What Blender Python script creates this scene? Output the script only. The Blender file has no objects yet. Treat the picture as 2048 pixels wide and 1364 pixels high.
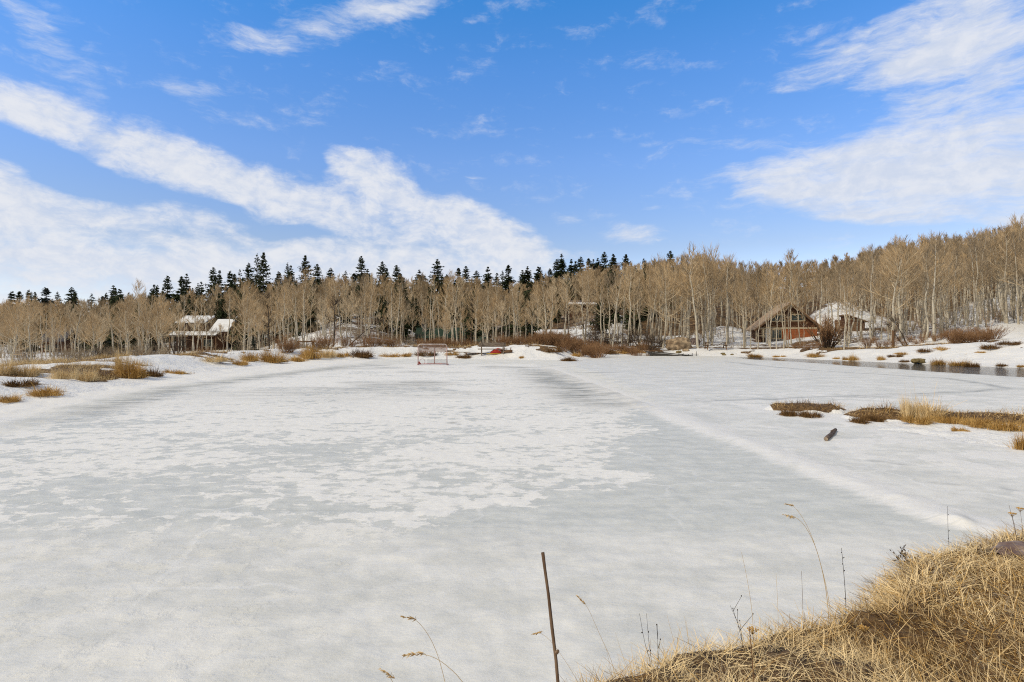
import bpy, math, random
import numpy as np

random.seed(7)
RNG = np.random.default_rng(11)
F, CX, CY, EYE = 1138.0, 1024.0, 682.0, 1.5      # focal length / centre in photo pixels, eye height in metres
SUN_AZ, SUN_EL = -118.0, 40.0                    # sun behind the left shoulder

sc = bpy.context.scene
col = sc.collection

# ------------------------------------------------------------------ noise
def _hash(ix, iy, seed):
    h = (ix.astype(np.int64) * 374761393 + iy.astype(np.int64) * 668265263 + seed * 974634777) & 0xFFFFFFFF
    h = ((h ^ (h >> 13)) * 1274126177) & 0xFFFFFFFF
    h = h ^ (h >> 16)
    return (h & 0xFFFF) / 65535.0

def vnoise(x, y, seed=0):
    ix, iy = np.floor(x), np.floor(y)
    fx, fy = x - ix, y - iy
    fx = fx * fx * fx * (fx * (fx * 6 - 15) + 10)
    fy = fy * fy * fy * (fy * (fy * 6 - 15) + 10)
    a, b = _hash(ix, iy, seed), _hash(ix + 1, iy, seed)
    c, d = _hash(ix, iy + 1, seed), _hash(ix + 1, iy + 1, seed)
    return (a * (1 - fx) + b * fx) * (1 - fy) + (c * (1 - fx) + d * fx) * fy

def fbm(x, y, size, octv=4, seed=0, rough=0.5):
    """-1..1, features about `size` metres"""
    x = np.asarray(x, float); y = np.asarray(y, float)
    s = np.zeros(np.broadcast(x, y).shape); a = 1.0; t = 0.0; f = 1.0 / size
    for k in range(octv):
        c, q = math.cos(k * 1.1), math.sin(k * 1.1)
        s += a * (vnoise((x * c - y * q) * f + 13.7 * k, (x * q + y * c) * f - 7.1 * k, seed + k) * 2 - 1)
        t += a; a *= rough; f *= 2.03
    return s / t

def sstep(a, b, x):
    t = np.clip((x - a) / (b - a), 0, 1)
    return t * t * (3 - 2 * t)

def polydist(x, y, P, closed):
    """distance to a polyline; with closed also whether inside"""
    P = np.asarray(P, float); n = len(P)
    best = np.full(x.shape, 1e9); ins = np.zeros(x.shape, bool)
    for i in range(n if closed else n - 1):
        ax, ay = P[i]; bx, by = P[(i + 1) % n]
        dx, dy = bx - ax, by - ay
        t = np.clip(((x - ax) * dx + (y - ay) * dy) / (dx * dx + dy * dy + 1e-12), 0, 1)
        best = np.minimum(best, (x - ax - t * dx) ** 2 + (y - ay - t * dy) ** 2)
        if closed:
            c = ((ay > y) != (by > y)) & (x < (bx - ax) * (y - ay) / (by - ay + 1e-15) + ax)
            ins ^= c
    best = np.sqrt(best)
    return (best, ins) if closed else best

# ------------------------------------------------------------------ place: pond, banks, hills
POND = [(-16, -2), (-13.5, 5), (-11.8, 10), (-11.4, 14), (-12.6, 19), (-13.4, 24), (-14.3, 30), (-15.2, 36), (-14.8, 42),
        (-10.6, 46.5), (-5.2, 47), (-2, 46.2), (0.7, 46), (3.6, 44.8), (5.2, 45.2), (6.6, 49.5), (9, 55), (13.5, 60), (16.5, 59.5), (19, 57.2),
        (23, 54.5), (26, 43.8), (27.9, 36.3), (29, 32.2), (30.5, 27), (34, 20), (36, 8), (30, 3.5), (12, 5.2), (5.5, 4.55), (3.96, 4.12), (3.48, 3.97), (2.83, 3.72), (2.39, 3.52), (2.12, 3.26), (1.98, 3.10), (1.86, 2.98), (1.80, 2.87), (1.60, 2.86), (1.38, 2.74), (1.12, 2.70), (.90, 2.56), (.64, 2.48), (.46, 2.34), (.25, 2.25),
        (.02, 1.96), (-.2, 1.5), (-.45, 1.05),
        (-1.4, .5), (-5, -1.5)]
COLS = np.array([-500, 0, 300, 500, 700, 900, 1080, 1200, 1350, 1500, 1800, 2048, 2500.])
ROWS = np.array([3, 20, 45, 60, 80, 100, 130, 160, 200, 280, 1500.])
ZT = np.array([
    [.3, .3, .3, .3, .3, .3, .3, .3, .3, .3, .3, .3, .3],
    [.3, .2, .3, .5, .7, .8, .9, .9, .8, .8, .9, 1.2, 1.4],
    [-.6, -.8, -.7, -.4, .2, .6, .8, .8, .8, .8, 1.1, 1.9, 2.2],
    [-.6, -.8, -.7, -.4, 1.3, .4, .9, 1.0, 1.1, 1.0, 1.8, 3.0, 3.6],
    [-.5, -.6, -.5, -.3, 2.5, .2, 1.0, 1.6, 1.8, 1.4, 3.5, 5.0, 6.2],
    [.0, -.3, -.2, .0, 4.2, .4, 2.2, 4.0, 3.6, 2.6, 6.0, 8.0, 10],
    [1.0, .6, 1.2, 2.8, 8.2, 4.2, 6.2, 8.8, 9.0, 8.6, 12.8, 16.5, 19],
    [2, 2, 3.5, 6.5, 9.2, 7.8, 10.5, 13.2, 13.5, 12.5, 17.5, 21.5, 24],
    [3, 3.6, 5.5, 8, 9.6, 9.8, 13.5, 16.2, 18.5, 18.5, 24, 27, 30],
    [4, 4.6, 6.5, 8.5, 10, 11, 15, 18.5, 24, 26, 33, 38, 42],
    [5, 6, 7, 9, 10, 11, 15, 17, 17, 14, 15, 19, 22]])
BANK_P = [-500, 0, 300, 600, 850, 1000, 1060, 1150, 1200, 1300, 1500, 1700, 1900, 2048, 2400]
BANK_H = [.55, .58, .66, .82, 1.0, 1.02, 1.12, 1.0, .9, .72, .66, .78, 1.2, 1.55, 1.7]
BANK_W = [4.5, 4.5, 4.5, 4.5, 5.0, 5, 4.0, 4.5, 5, 5, 6, 6, 7, 7.5, 8]
LAND = [(np.array([(6.0, 12.45), (6.75, 12.1)]), .40, .15),
        (np.array([(6.95, 11.1), (7.5, 10.65), (8.3, 10.4), (9.3, 10.2), (11, 9.8), (14, 9), (19, 7)]), .52, .20),
        (np.array([(7.45, 9.75), (7.7, 9.0), (8.3, 8.3), (10, 8.0), (16, 7)]), 1.0, .085)]

def place_px(x, y):
    az = np.clip(np.arctan2(x, y), -1.0, 1.0)
    r = np.hypot(x, y)
    return CX + F * np.tan(az), r * np.cos(az)

def terrain(x, y, parts=False):
    x = np.atleast_1d(np.asarray(x, float)); y = np.atleast_1d(np.asarray(y, float))
    dist, ins = polydist(x, y, POND, True)
    wob = .35 * fbm(x, y, 2.2, 3, 5) * sstep(5, 9, np.hypot(x, y)) + .05 * fbm(x, y, .35, 3, 8)
    d = np.where(ins, -dist, dist) + wob
    px, D = place_px(x, y)
    ci = np.interp(px, COLS, np.arange(len(COLS))); ri = np.interp(np.log(np.maximum(D, 3)), np.log(ROWS), np.arange(len(ROWS)))
    c0 = np.minimum(ci.astype(int), len(COLS) - 2); r0 = np.minimum(ri.astype(int), len(ROWS) - 2)
    fc, fr = ci - c0, ri - r0
    fc = fc * fc * (3 - 2 * fc)
    zf = (ZT[r0, c0] * (1 - fc) + ZT[r0, c0 + 1] * fc) * (1 - fr) + (ZT[r0 + 1, c0] * (1 - fc) + ZT[r0 + 1, c0 + 1] * fc) * fr
    near = 1 - sstep(5.5, 8.5, np.hypot(x, y))
    hb = np.interp(px, BANK_P, BANK_H) * (1 - near) + .2 * near
    wb = np.interp(px, BANK_P, BANK_W) * (1 - near) + .16 * near
    s = np.clip(d / wb, 0, 1); s = s * s * (3 - 2 * s)
    s = np.where(near > .5, s, np.maximum(s, np.clip(d / wb, 0, 1) * .8) * 1.0)
    t = sstep(0, 1, (d - wb) / (4 + 8 * (1 - near)))
    z = np.where(d > 0, hb * s * (1 - t) + zf * t, -.45 * sstep(0, 1.2, -d))
    # snow hump behind the cabin
    z = z + 1.8 * np.exp(-(((px - 1455) / 60) ** 2 + ((D - 86) / 8) ** 2))
    z = z + 4.0 * np.exp(-(((px - 1665) / 75) ** 2 + ((D - 92) / 11) ** 2))
    fade = np.clip(d / 2.0, 0, 1)
    z = z + .9 * fbm(x, y, 11, 3, 26) * sstep(52, 62, D) * (1 - sstep(100, 130, D)) * sstep(480, 560, px) * (1 - sstep(1250, 1330, px))
    z = z + fade * (1 - near) * (.10 * fbm(x, y, 1.0, 4, 21) + .15 * fbm(x, y, 3.2, 3, 22)) + .35 * sstep(12, 40, d) * fbm(x, y, 14, 4, 23)
    z = z + near * np.clip(d / .3, 0, 1) * (.05 * fbm(x, y, .5, 3, 24) + .035 * fbm(x, y, .14, 3, 25))
    land = np.full(x.shape, -1.0)
    for P, w, h in LAND:
        q = polydist(x, y, P, False) + .16 * fbm(x, y, .8, 4, 31)
        land = np.maximum(land, np.where(q < w * 1.6, h * (1 - (q / w) ** 2) + .03 * fbm(x, y, .25, 3, 33), -1))
    z = np.maximum(z, np.maximum(land, -.45))
    if not parts:
        return z
    # where dry grass and litter show instead of snow
    n1 = fbm(x, y, 2.6, 4, 41); n2 = fbm(x, y, .7, 3, 42); n3 = fbm(x, y, 9, 4, 43)
    leftside = (1 - sstep(900, 1000, px)) * sstep(4, 8, np.hypot(x, y))
    thr = np.interp(px, [0, 300, 600, 850, 1020, 1080, 1200, 1500, 1750, 2048], [2.6, 2.9, 3.0, 3.4, 5.0, 3.6, 3.4, 6.0, 5.8, 8.0])
    g = sstep(-.25, .25, (d - thr) / 4.5 + n1 * 1.25 + n2 * .6) * (1 - sstep(7.5, 11, d))
    bias = np.interp(px, [0, 300, 500, 700, 1000, 1200, 1300, 1750, 2048], [.22, .26, .36, .40, .45, .56, .46, .40, .36]) + .62 * sstep(1230, 1330, px) * sstep(0, 16, D - np.interp(px, [1300, 1800, 1950, 2048], [78, 78, 96, 104])) + .3 * sstep(112, 135, D) + .10 * sstep(72, 92, D) * np.exp(-((px - 710) / 170) ** 4)
    bias = bias - .38 * np.exp(-(((px - 1665) / 85) ** 2 + ((D - 88) / 13) ** 2)) - .3 * np.exp(-(((px - 1450) / 80) ** 2 + ((D - 80) / 12) ** 2)) - .2 * sstep(1850, 1950, px)
    floor = np.clip(bias + .35 * n3 + .25 * n1, 0, 1) * sstep(8, 12, d)
    crest = np.exp(-((d - thr - 2.8) / 1.3) ** 2) * .9
    m = np.maximum(np.maximum(g, floor), crest * sstep(-.3, .2, n1))
    gap = sstep(.0, .22, fbm(x, y, 3.0, 4, 44)) * (1 - sstep(650, 760, px)) * (1 - sstep(9, 12, d))
    m = m * (1 - .95 * gap)
    m = m * (1 - near) + near * sstep(-.1, .1, d)
    isl = np.zeros(x.shape)
    for P, w, h in LAND[:2]:
        q = polydist(x, y, P, False) + .22 * fbm(x, y, .7, 4, 31)
        isl = np.maximum(isl, 1 - sstep(w * .75, w * .95, q))
    m = np.where(hypot_ok(x, y), np.maximum(m * (1 - sstep(.0, .1, land)), isl * (land > -.9)), m)
    return z, d, m

def hypot_ok(x, y):
    return (np.hypot(x, y) < 26) & (x > 4) & (y > 4.9)

def zat(x, y):
    return float(terrain(np.array([x]), np.array([y]))[0])

def at(px, py, Y):
    """a photo direction followed to depth Y metres"""
    return ((px - CX) / F * Y, Y, EYE - (py - CY) / F * Y)

def on_ice(px, py):
    Y = F * EYE / (py - CY)
    return (px - CX) / F * Y, Y

# ------------------------------------------------------------------ objects
def tag(o, label=None, cat=None, group=None, kind=None):
    if label: o['label'] = label
    if cat: o['category'] = cat
    if group: o['group'] = group
    if kind: o['kind'] = kind
    return o

def empty(name, loc, rz=0.0, label=None, cat=None, group=None):
    o = bpy.data.objects.new(name, None)
    o.location = loc; o.rotation_euler = (0, 0, rz); o.empty_display_size = .3
    col.objects.link(o)
    return tag(o, label, cat, group)

def np_mesh(name, V, Q=None, T=None, smooth=False, mats=(), midx=None):
    V = np.asarray(V, np.float32).reshape(-1, 3)
    me = bpy.data.meshes.new(name)
    nq = 0 if Q is None else len(Q); nt = 0 if T is None else len(T)
    loops = np.concatenate([np.asarray(Q, np.int32).ravel() if nq else np.zeros(0, np.int32), np.asarray(T, np.int32).ravel() if nt else np.zeros(0, np.int32)])
    starts = np.concatenate([np.arange(nq) * 4, nq * 4 + np.arange(nt) * 3]).astype(np.int32)
    me.vertices.add(len(V)); me.vertices.foreach_set('co', V.ravel())
    me.loops.add(len(loops)); me.loops.foreach_set('vertex_index', loops)
    me.polygons.add(nq + nt); me.polygons.foreach_set('loop_start', starts)
    for m in mats: me.materials.append(m)
    if midx is not None: me.polygons.foreach_set('material_index', np.asarray(midx, np.int32))
    me.polygons.foreach_set('use_smooth', np.full(nq + nt, smooth, bool))
    me.update(calc_edges=True); me.validate()
    return me

def link(name, me, parent=None, loc=(0, 0, 0), rz=0.0):
    o = bpy.data.objects.new(name, me)
    o.location = loc; o.rotation_euler = (0, 0, rz)
    if parent: o.parent = parent
    col.objects.link(o)
    return o

class MB:
    """collects boxes, prisms, bars and tubes for one mesh"""
    def __init__(s): s.v = []; s.f = []
    def add(s, vs, fs):
        n = len(s.v); s.v += [tuple(p) for p in vs]; s.f += [tuple(i + n for i in f) for f in fs]; return s
    def box(s, x0, x1, y0, y1, z0, z1):
        return s.add([(x0, y0, z0), (x1, y0, z0), (x1, y1, z0), (x0, y1, z0), (x0, y0, z1), (x1, y0, z1), (x1, y1, z1), (x0, y1, z1)],
                     [(0, 3, 2, 1), (4, 5, 6, 7), (0, 1, 5, 4), (1, 2, 6, 5), (2, 3, 7, 6), (3, 0, 4, 7)])
    def prism(s, poly, y0, y1):
        """x,z outline pushed along y"""
        n = len(poly)
        vs = [(x, y0, z) for x, z in poly] + [(x, y1, z) for x, z in poly]
        fs = [tuple(range(n)), tuple(range(2 * n - 1, n - 1, -1))] + [(i + n, (i + 1) % n + n, (i + 1) % n, i)[::1] for i in range(n)]
        return s.add(vs, fs)
    def xprism(s, poly, x0, x1):
        """y,z outline pushed along x"""
        n = len(poly)
        vs = [(x0, y, z) for y, z in poly] + [(x1, y, z) for y, z in poly]
        fs = [tuple(range(n - 1, -1, -1)), tuple(range(n, 2 * n))] + [(i, (i + 1) % n, (i + 1) % n + n, i + n) for i in range(n)]
        return s.add(vs, fs)
    def tube(s, pts, rad, n=8, cap=True):
        P = np.array(pts, float); k = len(P)
        R = np.full(k, rad) if np.isscalar(rad) else np.array(rad, float)
        T = np.gradient(P, axis=0); T /= np.linalg.norm(T, axis=1, keepdims=True)
        ref = np.array([0, 0, 1.0]) if abs(T[:, 2]).max() < .9 else (np.array([1.0, 0, 0]) if abs(T[:, 0]).max() < .9 else np.array([.6, .8, 0]))
        A = np.cross(T, ref); A /= np.linalg.norm(A, axis=1, keepdims=True); B = np.cross(T, A)
        vs = []
        for i in range(k):
            for j in range(n):
                a = 2 * math.pi * j / n
                vs.append(P[i] + R[i] * (math.cos(a) * A[i] + math.sin(a) * B[i]))
        fs = [(i * n + j, i * n + (j + 1) % n, (i + 1) * n + (j + 1) % n, (i + 1) * n + j) for i in range(k - 1) for j in range(n)]
        if cap: fs += [tuple(range(n - 1, -1, -1)), tuple(range((k - 1) * n, k * n))]
        return s.add(vs, fs)
    def build(s, name, mat, parent=None, loc=(0, 0, 0), rz=0.0, smooth=False, bevel=0.0):
        me = bpy.data.meshes.new(name); me.from_pydata([tuple(map(float, p)) for p in s.v], [], s.f)
        me.materials.append(mat); me.update()
        import bmesh
        bm = bmesh.new(); bm.from_mesh(me); bmesh.ops.recalc_face_normals(bm, faces=bm.faces); bm.to_mesh(me); bm.free()
        if smooth: me.polygons.foreach_set('use_smooth', [True] * len(me.polygons))
        o = link(name, me, parent, loc, rz)
        if bevel:
            b = o.modifiers.new('bevel', 'BEVEL'); b.width = bevel; b.segments = 2; b.limit_method = 'ANGLE'
        return o

# ------------------------------------------------------------------ materials
class NT:
    """tiny node-graph writer"""
    def __init__(s, tree): s.t = tree; s.n = tree.nodes; s.l = tree.links
    def node(s, typ, **kw):
        nd = s.n.new(typ)
        for k, v in kw.items():
            if k.startswith('i_'): s.put(nd.inputs[k[2:].replace('_', ' ')], v)
            else: setattr(nd, k, v)
        return nd
    def put(s, sock, v):
        if isinstance(v, bpy.types.NodeSocket): s.l.new(v, sock)
        else: sock.default_value = v
    def math(s, op, a, b=0.0, c=None, clamp=False):
        nd = s.n.new('ShaderNodeMath'); nd.operation = op; nd.use_clamp = clamp
        s.put(nd.inputs[0], a); s.put(nd.inputs[1], b)
        if c is not None: s.put(nd.inputs[2], c)
        return nd.outputs[0]
    def mix(s, fac, a, b):
        nd = s.n.new('ShaderNodeMix'); nd.data_type = 'RGBA'
        s.put(nd.inputs[0], fac)
        for i, v in ((6, a), (7, b)):
            s.put(nd.inputs[i], (*v, 1.0) if isinstance(v, tuple) and len(v) == 3 else v)
        return nd.outputs[2]
    def ramp(s, x, lo, hi):
        nd = s.n.new('ShaderNodeMapRange'); nd.interpolation_type = 'SMOOTHSTEP'
        s.put(nd.inputs[0], x); s.put(nd.inputs[1], lo); s.put(nd.inputs[2], hi)
        return nd.outputs[0]
    def noise(s, vec, scale, detail=4.0, rough=.55, dist=0.0):
        nd = s.n.new('ShaderNodeTexNoise')
        if vec is not None: s.l.new(vec, nd.inputs['Vector'])
        nd.inputs['Scale'].default_value = scale; nd.inputs['Detail'].default_value = detail
        nd.inputs['Roughness'].default_value = rough; nd.inputs['Distortion'].default_value = dist
        return nd.outputs['Fac']
    def pos(s): return s.n.new('ShaderNodeNewGeometry').outputs['Position']
    def obj(s): return s.n.new('ShaderNodeTexCoord').outputs['Object']
    def scaled(s, vec, sx, sy, sz):
        nd = s.n.new('ShaderNodeVectorMath'); nd.operation = 'MULTIPLY'
        s.l.new(vec, nd.inputs[0]); nd.inputs[1].default_value = (sx, sy, sz); return nd.outputs[0]
    def attr(s, name):
        nd = s.n.new('ShaderNodeAttribute'); nd.attribute_name = name; return nd.outputs['Fac']
    def bump(s, h, strength, dist):
        nd = s.n.new('ShaderNodeBump'); nd.inputs['Strength'].default_value = strength; nd.inputs['Distance'].default_value = dist
        s.l.new(h, nd.inputs['Height']); return nd.outputs[0]

def new_mat(name):
    m = bpy.data.materials.new(name); m.use_nodes = True
    nt = NT(m.node_tree); b = m.node_tree.nodes['Principled BSDF']
    return m, nt, b

def noisy(name, c1, c2, scale=6.0, rough=.85, detail=5.0, stretch=(1, 1, 1), lo=.35, hi=.65, bump=0.0, bdist=.02, spec=.3, island=0.0, metal=0.0):
    m, nt, b = new_mat(name)
    v = nt.scaled(nt.obj(), *stretch)
    n = nt.noise(v, scale, detail)
    f = nt.ramp(n, lo, hi)
    c = nt.mix(f, c1, c2)
    if island:
        r = nt.n.new('ShaderNodeNewGeometry').outputs['Random Per Island']
        hs = nt.n.new('ShaderNodeHueSaturation'); nt.l.new(c, hs.inputs['Color'])
        nt.put(hs.inputs['Value'], nt.math('MULTIPLY_ADD', r, island * 2, 1 - island)); c = hs.outputs[0]
    nt.l.new(c, b.inputs['Base Color']); b.inputs['Roughness'].default_value = rough
    b.inputs['Specular IOR Level'].default_value = spec; b.inputs['Metallic'].default_value = metal
    if bump: nt.l.new(nt.bump(n, bump, bdist), b.inputs['Normal'])
    return m

M = {}
M['log'] = noisy('dark_log_wall', (.055, .024, .012), (.12, .055, .028), 5, stretch=(.3, .3, 6), bump=.3)
M['redplank'] = noisy('red_brown_planks', (.23, .062, .02), (.34, .105, .035), 6, stretch=(.3, .3, 7), bump=.3)
M['brownwall'] = noisy('brown_siding', (.075, .038, .024), (.15, .075, .045), 5, stretch=(.3, .3, 5))
M['greywall'] = noisy('weathered_grey_siding', (.20, .17, .145), (.31, .27, .235), 5, stretch=(.4, .4, 5))
M['shingle'] = noisy('tan_wood_shingles', (.24, .17, .115), (.48, .37, .275), 3.5, stretch=(1, 1, 3), bump=.4, bdist=.04)
M['greenroof'] = noisy('green_metal_roof', (.018, .036, .024), (.036, .060, .042), 3, rough=.85, spec=.15, stretch=(6, 1, 1))
M['darkroof'] = noisy('dark_slate_roof', (.045, .045, .055), (.085, .08, .09), 4)
M['roofsnow'] = noisy('snow_on_roof', (.74, .77, .82), (.84, .86, .88), 1.2, bump=.3, bdist=.05)
M['trim'] = noisy('cream_timber_trim', (.40, .33, .22), (.54, .46, .33), 8, stretch=(1, 1, 1))
M['whitepaint'] = noisy('white_paint', (.68, .68, .66), (.78, .78, .76), 8)
M['stone'] = noisy('grey_fieldstone', (.13, .12, .11), (.33, .30, .27), 7, bump=.6)
M['glass'] = noisy('dark_window_glass', (.02, .03, .03), (.04, .055, .05), 3, rough=.08, spec=.6)
M['orange'] = noisy('orange_door_paint', (.45, .22, .06), (.56, .28, .08), 4)
M['greywood'] = noisy('weathered_grey_timber', (.13, .10, .08), (.30, .25, .20), 7, stretch=(.4, 6, 6), bump=.4)
M['darkwood'] = noisy('wet_dark_timber', (.03, .028, .027), (.075, .068, .062), 7, stretch=(.6, 5, 5))
M['brownwood'] = noisy('brown_timber', (.10, .055, .03), (.22, .13, .07), 6, stretch=(.5, 5, 5), bump=.3)
M['redplastic'] = noisy('red_plastic', (.62, .025, .015), (.72, .05, .025), 4, rough=.35, spec=.5)
M['yellowplastic'] = noisy('yellow_plastic', (.62, .42, .03), (.74, .52, .06), 4, rough=.4)
M['pinkmetal'] = noisy('faded_red_metal', (.30, .13, .11), (.52, .40, .37), 9, rough=.5, stretch=(2, 2, 2))
M['redmetal'] = noisy('red_painted_metal', (.34, .03, .025), (.45, .07, .05), 9, rough=.5)
M['whitemetal'] = noisy('worn_white_metal', (.36, .30, .28), (.60, .54, .52), 6, rough=.5)
M['net'] = noisy('faded_net', (.27, .17, .13), (.38, .25, .20), 9)
M['greymetal'] = noisy('grey_wire', (.10, .10, .10), (.2, .2, .2), 9, rough=.5)
M['rock'] = noisy('tan_boulder', (.14, .095, .06), (.47, .36, .24), 1.3, detail=9, bump=.8, bdist=.12, lo=.3, hi=.66)
M['pinkrock'] = noisy('pinkish_grey_rock', (.15, .10, .09), (.33, .27, .25), 7, detail=9, bump=.6, bdist=.02)
M['mossrock'] = noisy('lichen_stone', (.13, .10, .045), (.27, .21, .10), 6, detail=7, bump=.6, bdist=.03)
M['stick'] = noisy('dry_brown_stem', (.12, .075, .05), (.22, .15, .10), 60, stretch=(1, 1, .1))
M['logbark'] = noisy('log_bark', (.07, .05, .042), (.17, .13, .11), 9, stretch=(1, 1, 1), bump=.6)
M['logend'] = noisy('sawn_log_end', (.22, .17, .13), (.36, .29, .22), 30)
M['needles'] = noisy('spruce_needles', (.026, .044, .018), (.070, .094, .040), 1.1, rough=.7, island=.35, spec=.2)
M['needles_grey'] = noisy('blue_grey_needles', (.03, .045, .036), (.075, .095, .08), 1.1, rough=.7, island=.35, spec=.2)
M['sprucebark'] = noisy('spruce_bark', (.05, .037, .028), (.10, .075, .058), 6)
M['twig'] = noisy('aspen_twigs', (.46, .33, .185), (.66, .49, .295), .6, island=.3, spec=.15)
M['twig_dark'] = noisy('dark_bare_twigs', (.055, .04, .032), (.12, .088, .065), .8, island=.3, spec=.15)
M['twig_grey'] = noisy('grey_brown_twigs', (.30, .235, .155), (.46, .365, .25), .8, island=.3, spec=.15)
M['twig_red'] = noisy('red_willow_twigs', (.19, .10, .05), (.39, .24, .13), .9, island=.35, spec=.15)
M['straw'] = noisy('straw_grass', (.60, .435, .22), (.82, .655, .39), 1.5, island=.35, spec=.15)
M['straw_gold'] = noisy('golden_grass', (.39, .225, .065), (.61, .40, .145), 1.5, island=.35, spec=.15)
M['straw_brown'] = noisy('brown_dead_grass', (.105, .058, .022), (.22, .125, .05), 1.5, island=.4, spec=.15)
M['straw_grey'] = noisy('grey_weathered_grass', (.24, .19, .13), (.42, .35, .26), 1.5, island=.35, spec=.15)
M['seed'] = noisy('straw_seed_heads', (.58, .41, .20), (.72, .55, .31), 30, spec=.15)
M['deadbark'] = noisy('dead_dark_bark', (.035, .027, .023), (.085, .066, .055), 5, stretch=(1, 1, .3))

def bark_mat():
    m, nt, b = new_mat('aspen_bark')
    v = nt.obj()
    big = nt.ramp(nt.noise(nt.scaled(v, 1, 1, .5), 1.3, 4), .35, .65)
    c = nt.mix(big, (.46, .42, .34), (.66, .62, .53))
    rnd = nt.n.new('ShaderNodeObjectInfo').outputs['Random']
    c = nt.mix(nt.math('MULTIPLY', rnd, .45), c, (.30, .24, .165))
    scar = nt.ramp(nt.noise(nt.scaled(v, 1.4, 1.4, 5.5), 1.6, 3, .6), .60, .68)
    c = nt.mix(nt.math('MULTIPLY', scar, .85), c, (.05, .042, .035))
    nt.l.new(c, b.inputs['Base Color']); b.inputs['Roughness'].default_value = .8; b.inputs['Specular IOR Level'].default_value = .2
    return m
M['bark'] = bark_mat()

def per_tree(m, tint, amount):
    nt = NT(m.node_tree); b = m.node_tree.nodes['Principled BSDF']
    src = b.inputs['Base Color'].links[0].from_socket
    r = nt.n.new('ShaderNodeObjectInfo').outputs['Random']
    c = nt.mix(nt.math('MULTIPLY', r, amount), src, tint)
    nt.l.new(c, b.inputs['Base Color'])
per_tree(M['twig'], (.24, .18, .12), .55); per_tree(M['twig_grey'], (.20, .165, .13), .55); per_tree(M['needles'], (.085, .095, .045), .6)
M['twig_pale'] = noisy('pale_aspen_twigs', (.54, .43, .29), (.72, .60, .43), .6, island=.3, spec=.15)
M['twig_brown'] = noisy('brown_aspen_twigs', (.26, .19, .115), (.42, .32, .205), .6, island=.3, spec=.15)

def limb_mat():
    m, nt, b = new_mat('aspen_limbs')
    n = nt.ramp(nt.noise(nt.obj(), 1.4, 4), .35, .65)
    nt.l.new(nt.mix(n, (.44, .36, .24), (.62, .53, .39)), b.inputs['Base Color']); b.inputs['Roughness'].default_value = .8
    b.inputs['Specular IOR Level'].default_value = .2
    return m
M['limb'] = limb_mat()

# ------------------------------------------------------------------ ground sheet (snow, litter, banks, hills)
def polar(radii, fine, fine_deg, coarse_deg):
    a1 = np.arange(-fine, fine, fine_deg)
    a2 = np.arange(fine, 360 - fine, coarse_deg)
    ang = np.radians(np.concatenate([a1, a2]))
    n, k = len(ang), len(radii)
    x = np.outer(radii, np.sin(ang)); y = np.outer(radii, np.cos(ang))
    i = np.arange(k - 1)[:, None] * n; j = np.arange(n)[None, :]; j2 = (j + 1) % n
    Q = np.stack([i + j, i + n + j, i + n + j2, i + j2], -1).reshape(-1, 4)
    return x.ravel(), y.ravel(), Q[:, ::-1]

def set_attr(me, name, arr):
    a = me.attributes.new(name, 'FLOAT', 'POINT'); a.data.foreach_set('value', np.asarray(arr, np.float32))

radii = np.concatenate([[.02, .3, .6], np.geomspace(.8, 75, 560), np.geomspace(76, 320, 130), np.geomspace(330, 1500, 24)])
gx, gy, gq = polar(radii, 58, .16, 4.0)
gz, gd, gm = terrain(gx, gy, True)
gme = np_mesh('ground', np.stack([gx, gy, gz], 1), Q=gq, smooth=True)
set_attr(gme, 'litter', gm)
m, nt, b = new_mat('snow_and_litter')
P = nt.pos()
lit = nt.attr('litter')
n1 = nt.noise(P, 2.4, 8, .7); n2 = nt.noise(P, 14, 6, .7)
edge = nt.math('ADD', lit, nt.math('MULTIPLY', nt.math('SUBTRACT', n1, .5), 1.1))
mask = nt.ramp(edge, .42, .56)
straw = nt.mix(nt.ramp(n2, .35, .65), (.075, .042, .02), (.27, .17, .075))
straw = nt.mix(nt.ramp(nt.noise(P, .5, 4), .4, .62), straw, nt.mix(nt.ramp(n2, .4, .6), (.06, .04, .026), (.16, .105, .06)))
snow = nt.mix(nt.ramp(nt.noise(P, .9, 6), .3, .7), (.78, .80, .825), (.86, .865, .87))
specks = nt.ramp(nt.noise(P, 5.0, 5, .75), .69, .74)
snow = nt.mix(nt.math('MULTIPLY', specks, .7), snow, (.22, .15, .09))
nt.l.new(nt.mix(mask, snow, straw), b.inputs['Base Color'])
b.inputs['Roughness'].default_value = .75; b.inputs['Specular IOR Level'].default_value = .2
h = nt.math('ADD', nt.noise(P, 3.0, 7, .6), nt.math('MULTIPLY', nt.noise(P, 22, 4), .25))
nt.l.new(nt.bump(h, .8, .14), b.inputs['Normal'])
gme.materials.append(m)
tag(link('ground', gme), kind='structure')

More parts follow.
